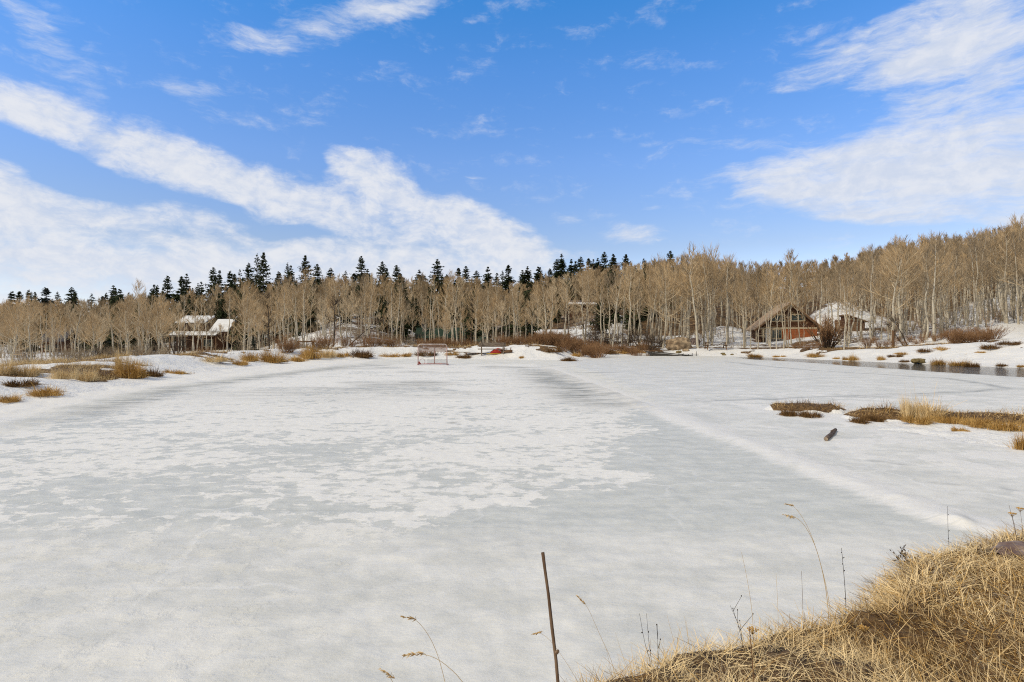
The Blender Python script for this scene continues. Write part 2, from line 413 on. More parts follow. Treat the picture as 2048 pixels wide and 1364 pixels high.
# ------------------------------------------------------------------ pond ice
radii = np.concatenate([[.6, .8], np.geomspace(1.0, 66, 620)])
ix, iy, iq = polar(radii, 58, .17, 4.0)
xr = 3.95 - .064 * iy + .05 * fbm(ix, iy, 1.5, 3, 51)
xl = np.interp(iy, [4, 9.6, 14, 18.4, 24, 29, 40], [-7.5, -8.4, -9.6, -10.6, -10.4, -9.9, -9.6]) + .25 * fbm(ix, iy, 3, 3, 52)
RIDGE = [(4.05, 4.15), (3.72, 4.75), (3.62, 6), (3.44, 8), (3.3, 10), (3.05, 14), (2.75, 19), (2.3, 26), (1.95, 32)]
rd = polydist(ix, iy, RIDGE, False)
rw = .14 + .014 * iy
WATER = [(20.8, 51.5)] + [on_ice(px, py) for px, py in [(1490, 718), (1540, 720.5), (1600, 723.8), (1650, 727.2), (1700, 731.5), (1750, 735), (1800, 738), (1850, 742), (1950, 748), (2048, 754), (2150, 758), (2260, 757)]] + \
        [(29.5, 22), (34, 24), (32, 32), (30.5, 37), (29.5, 44), (27, 56), (22.5, 58)]
wd, win = polydist(ix, iy, WATER, True)
wsd = np.where(win, wd, -wd) + .10 * fbm(ix, iy, .8, 4, 53)
iz = .010 * fbm(ix, iy, .7, 4, 54) + .006 * fbm(ix, iy, .12, 2, 55)
iz += .036 * np.exp(-(rd / rw) ** 2) * (1 + .5 * fbm(ix, iy, .5, 3, 56))
lump = np.exp(-(np.hypot((ix - 3.66 + .25 * (iy - 4.6)) / (.10 + .06 * fbm(ix, iy, .2, 3, 67)), (iy - 4.6) / .42)) ** 2)
iz += .022 * lump * (1 + 1.1 * fbm(ix, iy, .16, 4, 57))
outer = sstep(.2, 1.5, ix - xr) * (1 - sstep(14, 22, iy)) * sstep(4.6, 6, iy)
iz += .022 * outer * fbm(ix, iy, .55, 4, 58)
leftsnow = sstep(.0, 1.6, xl - ix)
iz += leftsnow * (.03 + .05 * fbm(ix, iy, .9, 4, 59))
iz += -.30 * sstep(-.05, .25, wsd)
ime = np_mesh('ice', np.stack([ix, iy, iz], 1), Q=iq, smooth=True)
di = np.minimum(np.minimum(ix - xl, xr - ix), np.minimum((iy - 4.35) * .7, (37 - iy) * .5)) + .12 * fbm(ix, iy, .8, 4, 60)
rink = sstep(-.15, .35, di)
xb = np.interp(iy, [4.3, 5.2, 6.2, 7.2, 9.6, 13, 16], [-.9, .3, 1.2, 1.6, 2.3, 2.8, 4.0])
clear = sstep(-.5, .5, ix - xb + .5 * fbm(ix, iy, 1.2, 4, 61))
bluel = sstep(.5, -1.5, ix + 1.5) * sstep(6.8, 4.8, iy)
frost = .56 + .16 * fbm(ix, iy, 2.5, 4, 62) - .42 * clear - .08 * bluel
frost += .10 * sstep(9, 14, iy) - .12 * sstep(4.7, 4.2, iy)
set_attr(ime, 'rink', rink); set_attr(ime, 'frost', frost)
snowy = np.maximum(np.exp(-(rd / (rw * 1.7)) ** 2) * (.80 + .30 * fbm(ix, iy, .7, 4, 66)), np.maximum(lump * 1.0, leftsnow))
snowy = np.maximum(snowy, .75 * outer * sstep(.0, .25, fbm(ix, iy, .5, 4, 63)))
isld = np.minimum(polydist(ix, iy, LAND[2][0], False), np.minimum(polydist(ix, iy, LAND[1][0], False), polydist(ix, iy, LAND[0][0], False) + .5))
snowy = np.maximum(snowy, .8 * sstep(1.9, .8, isld + .5 * fbm(ix, iy, .6, 4, 64)) * (ix > 4.5))
set_attr(ime, 'snowy', np.clip(snowy, 0, 1))
dark = np.exp(-((xr - ix - .9) / 1.1) ** 2) * sstep(11, 15, iy) * (1 - sstep(27, 33, iy)) * (xr > ix - .1)
dark = np.maximum(dark, .8 * np.exp(-((ix - xl - .1) / .7) ** 2) * sstep(9, 13, iy) * (1 - sstep(31, 36, iy)))
dark = np.maximum(dark, .75 * sstep(11, 22, iy) * rink * sstep(-.15, .35, fbm(ix, iy, 4, 4, 65)))
def line(pts, w, seed):
    q = polydist(ix + .25 * fbm(ix, iy, 1.6, 3, seed), iy + .35 * fbm(ix, iy, 1.6, 3, seed + 1), [on_ice(*p) for p in pts], False)
    return np.exp(-(q / w) ** 2)
for pts, w, k in [([(1420, 801), (1560, 797), (1700, 793), (1800, 788), (1960, 784), (2010, 777), (1985, 769)], .16, .85),
                  ([(1985, 769), (1900, 757), (1750, 748), (1640, 742), (1540, 733), (1455, 724)], .22, .8),
                  ([(1400, 800), (1520, 798)], .12, .7), ([(1730, 795), (2040, 778)], .25, .5), ([(1170, 745), (1240, 744)], .3, .7), ([(1350, 742), (1420, 743)], .3, .6),
                  ([(1255, 867), (1330, 876), (1390, 885)], .03, .5), ([(1790, 866), (1900, 880), (2000, 893)], .10, .5), ([(1740, 922), (1790, 930)], .05, .5), ([(1840, 962), (1890, 968)], .05, .5),
                  ([(1985, 975), (2040, 985)], .05, .5), ([(1905, 1040), (1935, 1062)], .06, .45)]:
    dark = np.maximum(dark, k * line(pts, w, 70))
shoreline = sstep(-.9, -.1, wsd) * .35
shore2 = (1 - sstep(.05, 1.1, polydist(ix, iy, POND, True)[0])) * (iy < 6) * .45
dark = np.maximum(dark, shoreline)
for px, py, r in [(905, 845, .10), (918, 848, .05), (793, 1098, .03), (1180, 745, .3), (1435, 793, .06)]:
    X, Y = on_ice(px, py)
    dark = np.maximum(dark, .8 * np.exp(-(np.hypot(ix - X, (iy - Y) * .8) / r) ** 2))
set_attr(ime, 'wet', np.clip(dark, 0, 1))
m, nt, b = new_mat('pond_ice')
def rot2(vec, deg, sx_, sy_):
    mp = nt.n.new('ShaderNodeMapping'); nt.l.new(vec, mp.inputs['Vector']); mp.inputs['Rotation'].default_value = (0, 0, math.radians(deg)); mp.inputs['Scale'].default_value = (sx_, sy_, 1)
    return mp.outputs[0]
P = nt.pos()
pn = nt.math('MULTIPLY_ADD', nt.noise(nt.scaled(P, .8, 1, 1), 4.6, 8, .66, .15), .60, nt.math('MULTIPLY', nt.noise(nt.scaled(P, .55, 1, 1), .9, 5, .6), .40))
fr = nt.attr('frost')
f = nt.ramp(nt.math('ADD', pn, nt.math('MULTIPLY', nt.math('SUBTRACT', fr, .5), .36)), .478, .520)
fine = nt.noise(nt.scaled(P, .6, 1, 1), 16, 7, .7)
fine2 = nt.noise(nt.scaled(P, .45, 1, 1), 5, 9, .72)
blue = nt.mix(nt.ramp(fine2, .36, .66), (.575, .60, .59), (.71, .728, .712))
white = nt.mix(nt.ramp(fine, .3, .68), (.78, .79, .79), (.88, .885, .88))
c_rink = nt.mix(f, blue, white)
speck = nt.ramp(nt.noise(nt.scaled(P, .5, 1, 1), 9, 7, .75), .60, .66)
c_rink = nt.mix(nt.math('MULTIPLY', speck, .55), c_rink, (.82, .83, .825))
soft = nt.math('MULTIPLY_ADD', nt.noise(nt.scaled(P, .7, 1, 1), 1.3, 7, .66), .62, nt.math('MULTIPLY', fine2, .38))
c_soft = nt.mix(nt.ramp(soft, .40, .60), (.635, .648, .63), (.81, .815, .795))
grain = nt.ramp(nt.noise(nt.scaled(P, .7, 1, 1), 45, 4, .75), .3, .7)
c_soft = nt.mix(nt.math('MULTIPLY', grain, .22), c_soft, (.86, .865, .86))
c = nt.mix(nt.attr('rink'), c_soft, c_rink)
sn = nt.attr('snowy')
c = nt.mix(nt.ramp(nt.math('ADD', sn, nt.math('MULTIPLY', nt.math('SUBTRACT', fine2, .5), .9)), .3, .7), c, nt.mix(nt.ramp(fine, .3, .7), (.79, .79, .775), (.86, .86, .85)))
vo = nt.n.new('ShaderNodeTexVoronoi'); vo.feature = 'DISTANCE_TO_EDGE'; vo.inputs['Scale'].default_value = .42
wv = nt.n.new('ShaderNodeVectorMath'); wv.operation = 'ADD'; nt.l.new(P, wv.inputs[0])
wn = nt.n.new('ShaderNodeTexNoise'); wn.inputs['Scale'].default_value = .8; wn.inputs['Detail'].default_value = 6; nt.l.new(P, wn.inputs['Vector']); nt.l.new(wn.outputs['Color'], wv.inputs[1]); nt.l.new(wv.outputs[0], vo.inputs['Vector'])
crack = nt.math('MULTIPLY', nt.ramp(vo.outputs['Distance'], .012, .002), nt.ramp(nt.noise(P, .7, 3), .45, .6))
c = nt.mix(nt.math('MULTIPLY', crack, .5), c, (.86, .87, .87))
scr = nt.ramp(nt.noise(rot2(P, 24, .22, 9.0), 1.4, 3, .5), .655, .675)
scr2 = nt.ramp(nt.noise(rot2(P, -38, .25, 11.0), 1.4, 3, .5), .665, .685)
c = nt.mix(nt.math('MULTIPLY', nt.math('MAXIMUM', scr, scr2), nt.math('MULTIPLY', nt.attr('rink'), .38)), c, (.50, .52, .51))
streak = nt.ramp(nt.noise(nt.scaled(P, .35, 1.3, 1), 1.6, 9, .72), .40, .60)
wet = nt.math('MULTIPLY', nt.attr('wet'), nt.math('MULTIPLY_ADD', streak, .75, .25))
c = nt.mix(nt.math('MULTIPLY', wet, .95), c, (.27, .285, .28))
nt.l.new(c, b.inputs['Base Color'])
b.inputs['Specular IOR Level'].default_value = .35
nt.l.new(nt.math('MULTIPLY_ADD', f, .25, .5), b.inputs['Roughness'])
hh = nt.math('ADD', nt.math('MULTIPLY', f, .3), nt.math('ADD', fine2, nt.math('MULTIPLY', grain, .12)))
nt.l.new(nt.bump(hh, .35, .035), b.inputs['Normal'])
ime.materials.append(m)
tag(link('ice', ime), kind='structure')

# ------------------------------------------------------------------ open water
m, nt, b = new_mat('open_water')
b.inputs['Base Color'].default_value = (.035, .042, .042, 1); b.inputs['Roughness'].default_value = .04; b.inputs['IOR'].default_value = 1.33
nt.l.new(nt.bump(nt.noise(nt.scaled(nt.pos(), .7, 1.3, 1), 2.2, 5, .6), 1.0, .08), b.inputs['Normal']); b.inputs['Specular IOR Level'].default_value = .22
wm = MB(); wm.add([(14, 18, -.02), (40, 18, -.02), (40, 62, -.02), (14, 62, -.02)], [(0, 1, 2, 3)])
tag(wm.build('water', m), kind='structure')

# ------------------------------------------------------------------ sky, sun
w = bpy.data.worlds.new('World'); sc.world = w; w.use_nodes = True
nt = NT(w.node_tree); bg = w.node_tree.nodes['Background']
sky = nt.node('ShaderNodeTexSky', sky_type='NISHITA', sun_disc=False)
sky.sun_elevation = math.radians(SUN_EL); sky.sun_rotation = math.radians(SUN_AZ % 360)
sky.altitude = 2000; sky.air_density = 1.0; sky.dust_density = .6; sky.ozone_density = 2.0
hs = nt.n.new('ShaderNodeHueSaturation'); nt.l.new(sky.outputs[0], hs.inputs['Color'])
hs.inputs['Saturation'].default_value = 1.12; hs.inputs['Hue'].default_value = .5
tc = nt.n.new('ShaderNodeTexCoord').outputs['Generated']
sx = nt.n.new('ShaderNodeSeparateXYZ'); nt.l.new(tc, sx.inputs[0])
az = nt.math('ARCTAN2', sx.outputs[0], sx.outputs[1]); el = nt.math('ARCSINE', sx.outputs[2])
cv = nt.n.new('ShaderNodeCombineXYZ'); nt.l.new(az, cv.inputs[0]); nt.l.new(el, cv.inputs[1])
V = cv.outputs[0]
def warp(vec, scale, amt, detail=4):
    nd = nt.n.new('ShaderNodeTexNoise'); nt.l.new(vec, nd.inputs['Vector']); nd.inputs['Scale'].default_value = scale; nd.inputs['Detail'].default_value = detail
    a = nt.n.new('ShaderNodeVectorMath'); a.operation = 'SUBTRACT'; nt.l.new(nd.outputs['Color'], a.inputs[0]); a.inputs[1].default_value = (.5, .5, .5)
    q = nt.n.new('ShaderNodeVectorMath'); q.operation = 'MULTIPLY_ADD'; nt.l.new(a.outputs[0], q.inputs[0]); q.inputs[1].default_value = (amt, amt * .6, 0); nt.l.new(vec, q.inputs[2])
    return q.outputs[0]
W1 = warp(V, 8.0, .075, 6)
def azel(px, py):
    a = math.atan((px - CX) / F); return a, math.atan((CY - py) / F * math.cos(a))
def cloud(px, py, rx, ry, deg):
    """one bank of cloud on the sky sphere: soft ellipse, tilted (down to the right positive)"""
    a, e = azel(px, py); t = math.radians(deg)
    a2, e2 = azel(px + rx * math.cos(t), py + rx * math.sin(t)); a3, e3 = azel(px - ry * math.sin(t) * -1, py - ry * math.cos(t))
    RX = math.hypot(a2 - a, e2 - e); RY = math.hypot(a3 - a, e3 - e); rot = math.atan2(e2 - e, a2 - a)
    mp = nt.n.new('ShaderNodeMapping'); mp.vector_type = 'TEXTURE'; nt.l.new(W1, mp.inputs['Vector'])
    mp.inputs['Location'].default_value = (a, e, 0); mp.inputs['Rotation'].default_value = (0, 0, rot); mp.inputs['Scale'].default_value = (RX, RY, 1)
    g = nt.n.new('ShaderNodeTexGradient'); g.gradient_type = 'SPHERICAL'; nt.l.new(mp.outputs[0], g.inputs[0])
    return g.outputs['Fac']
CL_A = [(40, 215, 190, 62, 20, 1.05), (190, 262, 210, 60, 20, 1.15), (330, 315, 200, 72, 20, 1.25), (470, 362, 200, 72, 14, 1.2), (600, 395, 170, 62, 10, 1.1),
        (700, 332, 66, 46, 20, 1.25), (765, 352, 92, 54, 22, 1.35), (800, 384, 90, 36, 10, 1.0), (860, 425, 210, 56, 12, 1.2), (960, 458, 160, 62, 20, 1.3), (1035, 492, 100, 56, 25, 1.2), (720, 440, 280, 44, 8, 1.0),
        (50, 395, 250, 62, 14, 1.15), (210, 428, 280, 52, 10, 1.0), (-120, 430, 320, 100, 5, 1.2), (430, 448, 180, 34, 15, .8), (330, 520, 820, 56, 2, 1.3), (800, 522, 440, 66, 0, 1.35), (500, 580, 1050, 80, 0, 1.4), (-250, 300, 360, 110, 12, 1.1),
        (150, 345, 210, 46, 22, -1.0), (600, 466, 150, 17, 5, -.8), (450, 408, 100, 18, 8, -.55), (170, 455, 120, 12, 5, -.5), (640, 322, 40, 24, 20, -.7)]
CL_B = [(620, 55, 270, 62, -14, .85), (490, 78, 90, 32, 12, .7), (790, 5, 130, 38, -8, .8), (50, 40, 150, 52, 34, .95), (375, 170, 110, 42, 6, .62), (430, 225, 110, 40, 28, .42), (940, 362, 55, 13, 8, .55), (1000, 15, 110, 22, -28, .45),
        (1900, 60, 380, 110, -24, 1.4), (1680, 110, 230, 50, -26, .95), (1960, 115, 300, 72, -16, 1.3), (1850, 140, 110, 34, -8, .7), (1950, 255, 480, 120, -13, 1.5), (1800, 330, 500, 84, -11, 1.45), (1560, 350, 300, 48, -10, 1.15), (1900, 380, 480, 80, -7, 1.5),
        (1680, 395, 330, 46, -7, 1.2), (1500, 290, 260, 36, -4, .5), (1700, 433, 130, 18, -4, .75), (1950, 428, 330, 28, -4, .85), (1255, 463, 110, 48, 6, .8), (1130, 438, 55, 17, 14, .75), (2040, 440, 90, 16, -5, .8), (1310, 405, 60, 12, -12, .4), (2250, 330, 400, 200, -5, 1.2),
        (1290, 287, 120, 14, -3, .35)]
def total(L, gain=1.0):
    s = None
    for px, py, rx, ry, dg, k in L:
        v = nt.math('MULTIPLY', cloud(px, py, rx, ry, dg), k * gain)
        s = v if s is None else nt.math('ADD', s, v)
    return nt.math('SUBTRACT', 1.0, nt.math('POWER', 2.718, nt.math('MULTIPLY', s, -1.15)))
def rotated(vec, deg, sx_, sy_):
    mp = nt.n.new('ShaderNodeMapping'); nt.l.new(vec, mp.inputs['Vector']); mp.inputs['Rotation'].default_value = (0, 0, math.radians(deg)); mp.inputs['Scale'].default_value = (sx_, sy_, 1)
    return mp.outputs[0]
W2 = warp(V, 12, .055, 7)
na = nt.noise(rotated(W2, 24, 8, 26), 1.0, 10, .66)
na2 = nt.noise(rotated(W2, 20, 34, 46), 1.0, 7, .62)
nb = nt.noise(rotated(W2, -22, 5, 30), 1.0, 11, .68)
nb2 = nt.noise(rotated(W2, -40, 26, 60), 1.0, 7, .62)
fa = nt.math('ADD', nt.math('MULTIPLY', total(CL_A), 1.45), nt.math('ADD', nt.math('MULTIPLY', nt.math('SUBTRACT', na, .5), 2.4), nt.math('MULTIPLY', nt.math('SUBTRACT', na2, .5), 1.0)))
fb = nt.math('ADD', nt.math('MULTIPLY', total(CL_B, 1.2), 1.55), nt.math('ADD', nt.math('MULTIPLY', nt.math('SUBTRACT', nb, .5), 2.6), nt.math('MULTIPLY', nt.math('SUBTRACT', nb2, .5), .9)))
aa = nt.math('MULTIPLY', nt.ramp(fa, .05, 1.35), .96)
ab = nt.math('MULTIPLY', nt.ramp(fb, .40, 1.6), .92)
alpha = nt.math('MAXIMUM', aa, ab)
shade = nt.ramp(nt.math('ADD', na2, nt.math('MULTIPLY', na, .6)), .6, 1.0)
CLOUD = nt.mix(shade, (6.5, 7.1, 8.3), (8.0, 8.2, 8.7))
# clear-air colour by height above the horizon: pale near it, deep blue overhead (high mountain air)
tr = nt.n.new('ShaderNodeValToRGB'); nt.l.new(nt.math('DIVIDE', el, math.pi / 2), tr.inputs[0])
cr = tr.color_ramp; cr.elements[0].position = 0.0; cr.elements[0].color = (1.15, .92, .86, 1)
cr.elements[1].position = .60; cr.elements[1].color = (.30, 1.0, 1.35, 1)
for p_, c_ in ((.10, (.98, .77, .70)), (.19, (.97, .97, 1.05)), (.28, (.74, 1.05, 1.26)), (.36, (.42, 1.07, 1.35))):
    e_ = cr.elements.new(p_); e_.color = (*c_, 1)
vm = nt.n.new('ShaderNodeVectorMath'); vm.operation = 'MULTIPLY'; nt.l.new(hs.outputs[0], vm.inputs[0]); nt.l.new(tr.outputs[0], vm.inputs[1])
vs_ = nt.n.new('ShaderNodeVectorMath'); vs_.operation = 'SCALE'; nt.l.new(vm.outputs[0], vs_.inputs[0]); vs_.inputs['Scale'].default_value = 2.0
# warm-white cloud added out of view, behind and overhead, to neutralise the blue fill light
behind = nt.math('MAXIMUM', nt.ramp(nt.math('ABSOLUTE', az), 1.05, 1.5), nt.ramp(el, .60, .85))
fill_cloud = nt.ramp(nt.noise(W1, 2.2, 7, .6), .25, .45)
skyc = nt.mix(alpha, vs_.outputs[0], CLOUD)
skyc = nt.mix(nt.math('MULTIPLY', nt.math('MULTIPLY', behind, fill_cloud), .95), skyc, (4.9, 4.75, 4.4))
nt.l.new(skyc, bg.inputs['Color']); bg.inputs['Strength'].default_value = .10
w.cycles.sampling_method = 'MANUAL'; w.cycles.sample_map_resolution = 512

sun = bpy.data.lights.new('sun', 'SUN'); sun.energy = 2.5; sun.angle = math.radians(.55); sun.color = (1, .87, .66)
so = bpy.data.objects.new('sun', sun); col.objects.link(so)
from mathutils import Vector
sd = Vector((math.sin(math.radians(SUN_AZ)) * math.cos(math.radians(SUN_EL)), math.cos(math.radians(SUN_AZ)) * math.cos(math.radians(SUN_EL)), math.sin(math.radians(SUN_EL))))
so.rotation_euler = sd.to_track_quat('Z', 'Y').to_euler(); so.location = (-20, -20, 30)

cam = bpy.data.cameras.new('camera'); cam.sensor_width = 36; cam.lens = 36 * F / 2048; cam.clip_start = .05; cam.clip_end = 6000
co = bpy.data.objects.new('camera', cam); co.location = (0, 0, EYE); co.rotation_euler = (math.radians(90), 0, 0); col.objects.link(co)
sc.camera = co
sc.view_settings.view_transform = 'Standard'; sc.view_settings.look = 'None'; sc.view_settings.exposure = 0.0; sc.view_settings.gamma = 1.0
sc.cycles.use_denoising = False; sc.cycles.pixel_filter_type = 'BLACKMAN_HARRIS'; sc.cycles.filter_width = 1.1
sc.cycles.max_bounces = 6; sc.cycles.diffuse_bounces = 3; sc.cycles.glossy_bounces = 2; sc.cycles.transparent_max_bounces = 4

# ------------------------------------------------------------------ plant builders (all arrays, fast)
def tubes(P, R, sides):
    """P (n,k,3) polylines, R (n,k) radii -> verts, quads"""
    n, k = P.shape[:2]
    T = np.gradient(P, axis=1); T /= np.linalg.norm(T, axis=2, keepdims=True) + 1e-9
    ref = np.where(np.abs(T[:, :1, 2:3]) < .85, np.array([0, 0, 1.0]), np.array([.8, .6, 0]))
    A = np.cross(T, np.broadcast_to(ref, T.shape)); A /= np.linalg.norm(A, axis=2, keepdims=True) + 1e-9
    B = np.cross(T, A)
    a = np.arange(sides) * 2 * np.pi / sides
    V = P[:, :, None, :] + R[:, :, None, None] * (np.cos(a)[None, None, :, None] * A[:, :, None, :] + np.sin(a)[None, None, :, None] * B[:, :, None, :])
    base = (np.arange(n) * k * sides)[:, None, None]
    i = (np.arange(k - 1) * sides)[None, :, None]; j = np.arange(sides)[None, None, :]; j2 = (j + 1) % sides
    Q = np.stack([base + i + j, base + i + j2, base + i + sides + j2, base + i + sides + j], -1).reshape(-1, 4)
    return V.reshape(-1, 3), Q

def ribbons(P, Wd, rng, flat=None):
    """P (n,k,3), Wd (n,k) half widths -> verts, quads; each ribbon turned at random about its length"""
    n, k = P.shape[:2]
    T = np.gradient(P, axis=1); T /= np.linalg.norm(T, axis=2, keepdims=True) + 1e-9
    rv = rng.normal(size=(n, 1, 3)) if flat is None else flat
    A = np.cross(T, np.broadcast_to(rv, T.shape)); A /= np.linalg.norm(A, axis=2, keepdims=True) + 1e-9
    V = np.stack([P - A * Wd[:, :, None], P + A * Wd[:, :, None]], 2)
    base = (np.arange(n) * k * 2)[:, None]; i = (np.arange(k - 1) * 2)[None, :]
    Q = np.stack([base + i, base + i + 1, base + i + 3, base + i + 2], -1).reshape(-1, 4)
    return V.reshape(-1, 3), Q

class Acc:
    def __init__(s): s.V = []; s.Q = []; s.M = []; s.n = 0
    def add(s, vq, mi=0):
        V, Q = vq; s.V.append(V); s.Q.append(Q + s.n); s.M.append(np.full(len(Q), mi)); s.n += len(V); return s
    def mesh(s, name, mats, smooth=False):
        return np_mesh(name, np.concatenate(s.V), Q=np.concatenate(s.Q), mats=mats, midx=np.concatenate(s.M), smooth=smooth)
    def arrays(s): return np.concatenate(s.V), np.concatenate(s.Q), np.concatenate(s.M)

def unit(v): return v / (np.linalg.norm(v, axis=-1, keepdims=True) + 1e-9)

def along(P, t):
    """points at fraction t (n,) along polylines P (n,k,3) plus tangents"""
    k = P.shape[1]; f = np.clip(t, 0, .9999) * (k - 1); i = f.astype(int); r = np.arange(len(P)); u = (f - i)[:, None]
    a, b = P[r, i], P[r, i + 1]
    return a * (1 - u) + b * u, unit(b - a)

def grow(base, direc, length, k, lift, rng, wig=.06):
    """curved branches bending towards the sky"""
    n = len(base); P = np.zeros((n, k, 3)); P[:, 0] = base; d = direc.copy(); st = (length / (k - 1))[:, None]
    for i in range(1, k):
        d = unit(d + np.array([0, 0, 1.0]) * lift / (k - 1) + rng.normal(size=(n, 3)) * wig)
        P[:, i] = P[:, i - 1] + d * st
    return P

def children_of(P, per, lo, hi, spread, rng):
    idx = np.repeat(np.arange(len(P)), per)
    t = lo + (hi - lo) * rng.random(len(idx))
    p, tg = along(P[idx], t)
    side = unit(np.cross(tg, rng.normal(size=p.shape)))
    return p, unit(tg * np.cos(spread) + side * np.sin(spread)), t, idx

def gen_aspen(seed, H, n1=34, n2=7, n3=5, cs=.38, spread=.26, up=(20, 62), thick=.0105, lod=0, fork=False, stubs=6):
    """-> trunk Acc, crown Acc (material 0 limbs, 1 twigs)"""
    rng = np.random.default_rng(seed)
    k = 11; s = np.linspace(0, 1, k)
    wx = np.cumsum(rng.normal(size=k)) * .010 * H; wy = np.cumsum(rng.normal(size=k)) * .010 * H
    lean = rng.normal(size=2) * .022 * H
    tp = np.stack([wx - wx[0] + lean[0] * s, wy - wy[0] + lean[1] * s, s * H], 1)
    tp[0, 2] = -.35
    tr = thick * H * ((1 - s) ** .8 * .93 + .07); tr[0] *= 1.35
    trunk = Acc(); sd = 4 if lod else 8
    if lod: tp2, tr2 = tp[::2], tr[::2]
    else: tp2, tr2 = tp, tr
    trunk.add(tubes(tp2[None], tr2[None], sd))
    crown = Acc()
    L1P = [tp[None]]
    sp = np.sort(cs + (1 - cs) * rng.random(n1) ** .85 * .97)
    base, _ = along(np.repeat(tp[None], n1, 0), sp)
    u = (sp - cs) / (1 - cs)
    azm = np.arange(n1) * 2.399 + rng.random(n1) * .9
    elv = np.radians(up[0] + (up[1] - up[0]) * u + rng.normal(size=n1) * 9)
    direc = np.stack([np.cos(azm) * np.cos(elv), np.sin(azm) * np.cos(elv), np.sin(elv)], 1)
    ln = H * spread * (.22 + .9 * (1 - u) ** .8 * np.minimum(1, .55 + 2.2 * u)) * (.65 + .6 * rng.random(n1))
    k1 = 3 if lod else 5
    P1 = grow(base, direc, ln, k1, .55, rng, .07)
    r1 = (np.interp(sp, s, tr) * .52)[:, None] * np.linspace(1, .22, k1)[None]
    r1 = np.maximum(r1, .018)
    crown.add(tubes(P1, r1, 3 if lod else 4), 0)
    if stubs and not lod:
        ss = .10 + (cs - .08) * rng.random(stubs); b_, _ = along(np.repeat(tp[None], stubs, 0), ss)
        a_ = rng.random(stubs) * 6.28; d_ = np.stack([np.cos(a_), np.sin(a_), rng.normal(size=stubs) * .25], 1)
        Ps = grow(b_, unit(d_), .5 + 1.0 * rng.random(stubs), 3, .1, rng, .15)
        crown.add(tubes(Ps, np.full((stubs, 3), 1.0) * np.array([.016, .012, .006])[None], 3), 1)
    p, d, t, ix = children_of(P1, n2, .22, 1.0, .46, rng)
    l2 = ln[ix] * (.22 + .3 * rng.random(len(ix))) * (1.1 - .55 * t) + .22
    P2 = grow(p, d, l2, 2 if lod else 4, .5, rng, .08)
    if lod: crown.add(ribbons(P2, np.full(P2.shape[:2], .019) * np.array([1, .6])[None], rng), 1)
    else: crown.add(tubes(P2, np.full(P2.shape[:2], .0155) * np.linspace(1, .55, 4)[None], 3), 1)
    P12 = P2
    p, d, t, ix2 = children_of(P12, n3, .15, 1.0, .40, rng)
    l3 = l2[ix2] * (.45 + .5 * rng.random(len(ix2))) + .14
    P3 = grow(p, d, l3, 2 if lod else 3, .45, rng, .10)
    w3 = .0165 if lod else .0085
    crown.add(ribbons(P3, np.full(P3.shape[:2], w3) * np.linspace(1, .5, P3.shape[1])[None], rng), 1)
    return trunk, crown

def gen_spruce(seed, H, R, n=120, cs=.06, gaps=.12, droop=.25, sparse=1.0):
    rng = np.random.default_rng(seed)
    s = np.linspace(0, 1, 7)
    tp = np.stack([np.cumsum(rng.normal(size=7)) * .004 * H, np.cumsum(rng.normal(size=7)) * .004 * H, s * H - .3 * (s == 0)], 1)
    trunk = Acc().add(tubes(tp[None], (.013 * H * (1 - s) + .02)[None], 7))
    crown = Acc()
    h = np.sort(cs + (1 - cs) * rng.random(n)) ; h = np.sort(h)
    keep = rng.random(n) > gaps; h = h[keep]; n = len(h)
    lump = .66 + .40 * np.sin(h * 23 + seed) * rng.random(n) + .48 * rng.random(n)
    L = R * np.clip((1 - h) ** .80 * 1.1 * np.minimum(1, .5 + h * 4), .03, 1) * lump + .07
    azm = np.arange(n) * 2.399 + rng.random(n)
    e = np.radians(-14 + 46 * h ** 1.5 + rng.normal(size=n) * 8)
    b, _ = along(np.repeat(tp[None], n, 0), h)
    d = np.stack([np.cos(azm) * np.cos(e), np.sin(azm) * np.cos(e), np.sin(e)], 1)
    P = grow(b, d, L, 5, -droop + .0, rng, .05)
    P[:, -1, 2] += .10 * L
    crown.add(tubes(P, .03 * np.linspace(1, .3, 5)[None] * np.ones((n, 1)), 3), 1)
    per = int(17 * sparse)
    p, dd, t, ix = children_of(P, per, .12, 1.0, .95, rng)
    dd[:, 2] -= .18; dd = unit(dd)
    l = (.30 + .36 * rng.random(len(p))) * (.22 + 1.0 * L[ix] / R) * (1.2 - .5 * t)
    P2 = np.stack([p, p + dd * l[:, None] * .5, p + dd * l[:, None] - np.array([0, 0, .10]) * l[:, None]], 1)
    fl = np.stack([rng.normal(size=len(p)) * .45, rng.normal(size=len(p)) * .45, np.ones(len(p))], 1)[:, None, :]
    wd = l[:, None] * np.array([.12, .34, .06])[None]
    crown.add(ribbons(P2, wd, rng, fl), 0)
    # sprays hanging below the branch
    p, dd, t, ix = children_of(P, max(3, per // 3), .2, 1.0, .6, rng)
    dd = unit(dd * .5 + np.array([0, 0, -.8])); l = (.16 + .25 * rng.random(len(p))) * (.2 + L[ix] / R)
    P3 = np.stack([p, p + dd * l[:, None]], 1)
    crown.add(ribbons(P3, l[:, None] * np.array([.28, .08])[None], rng), 0)
    return trunk, crown

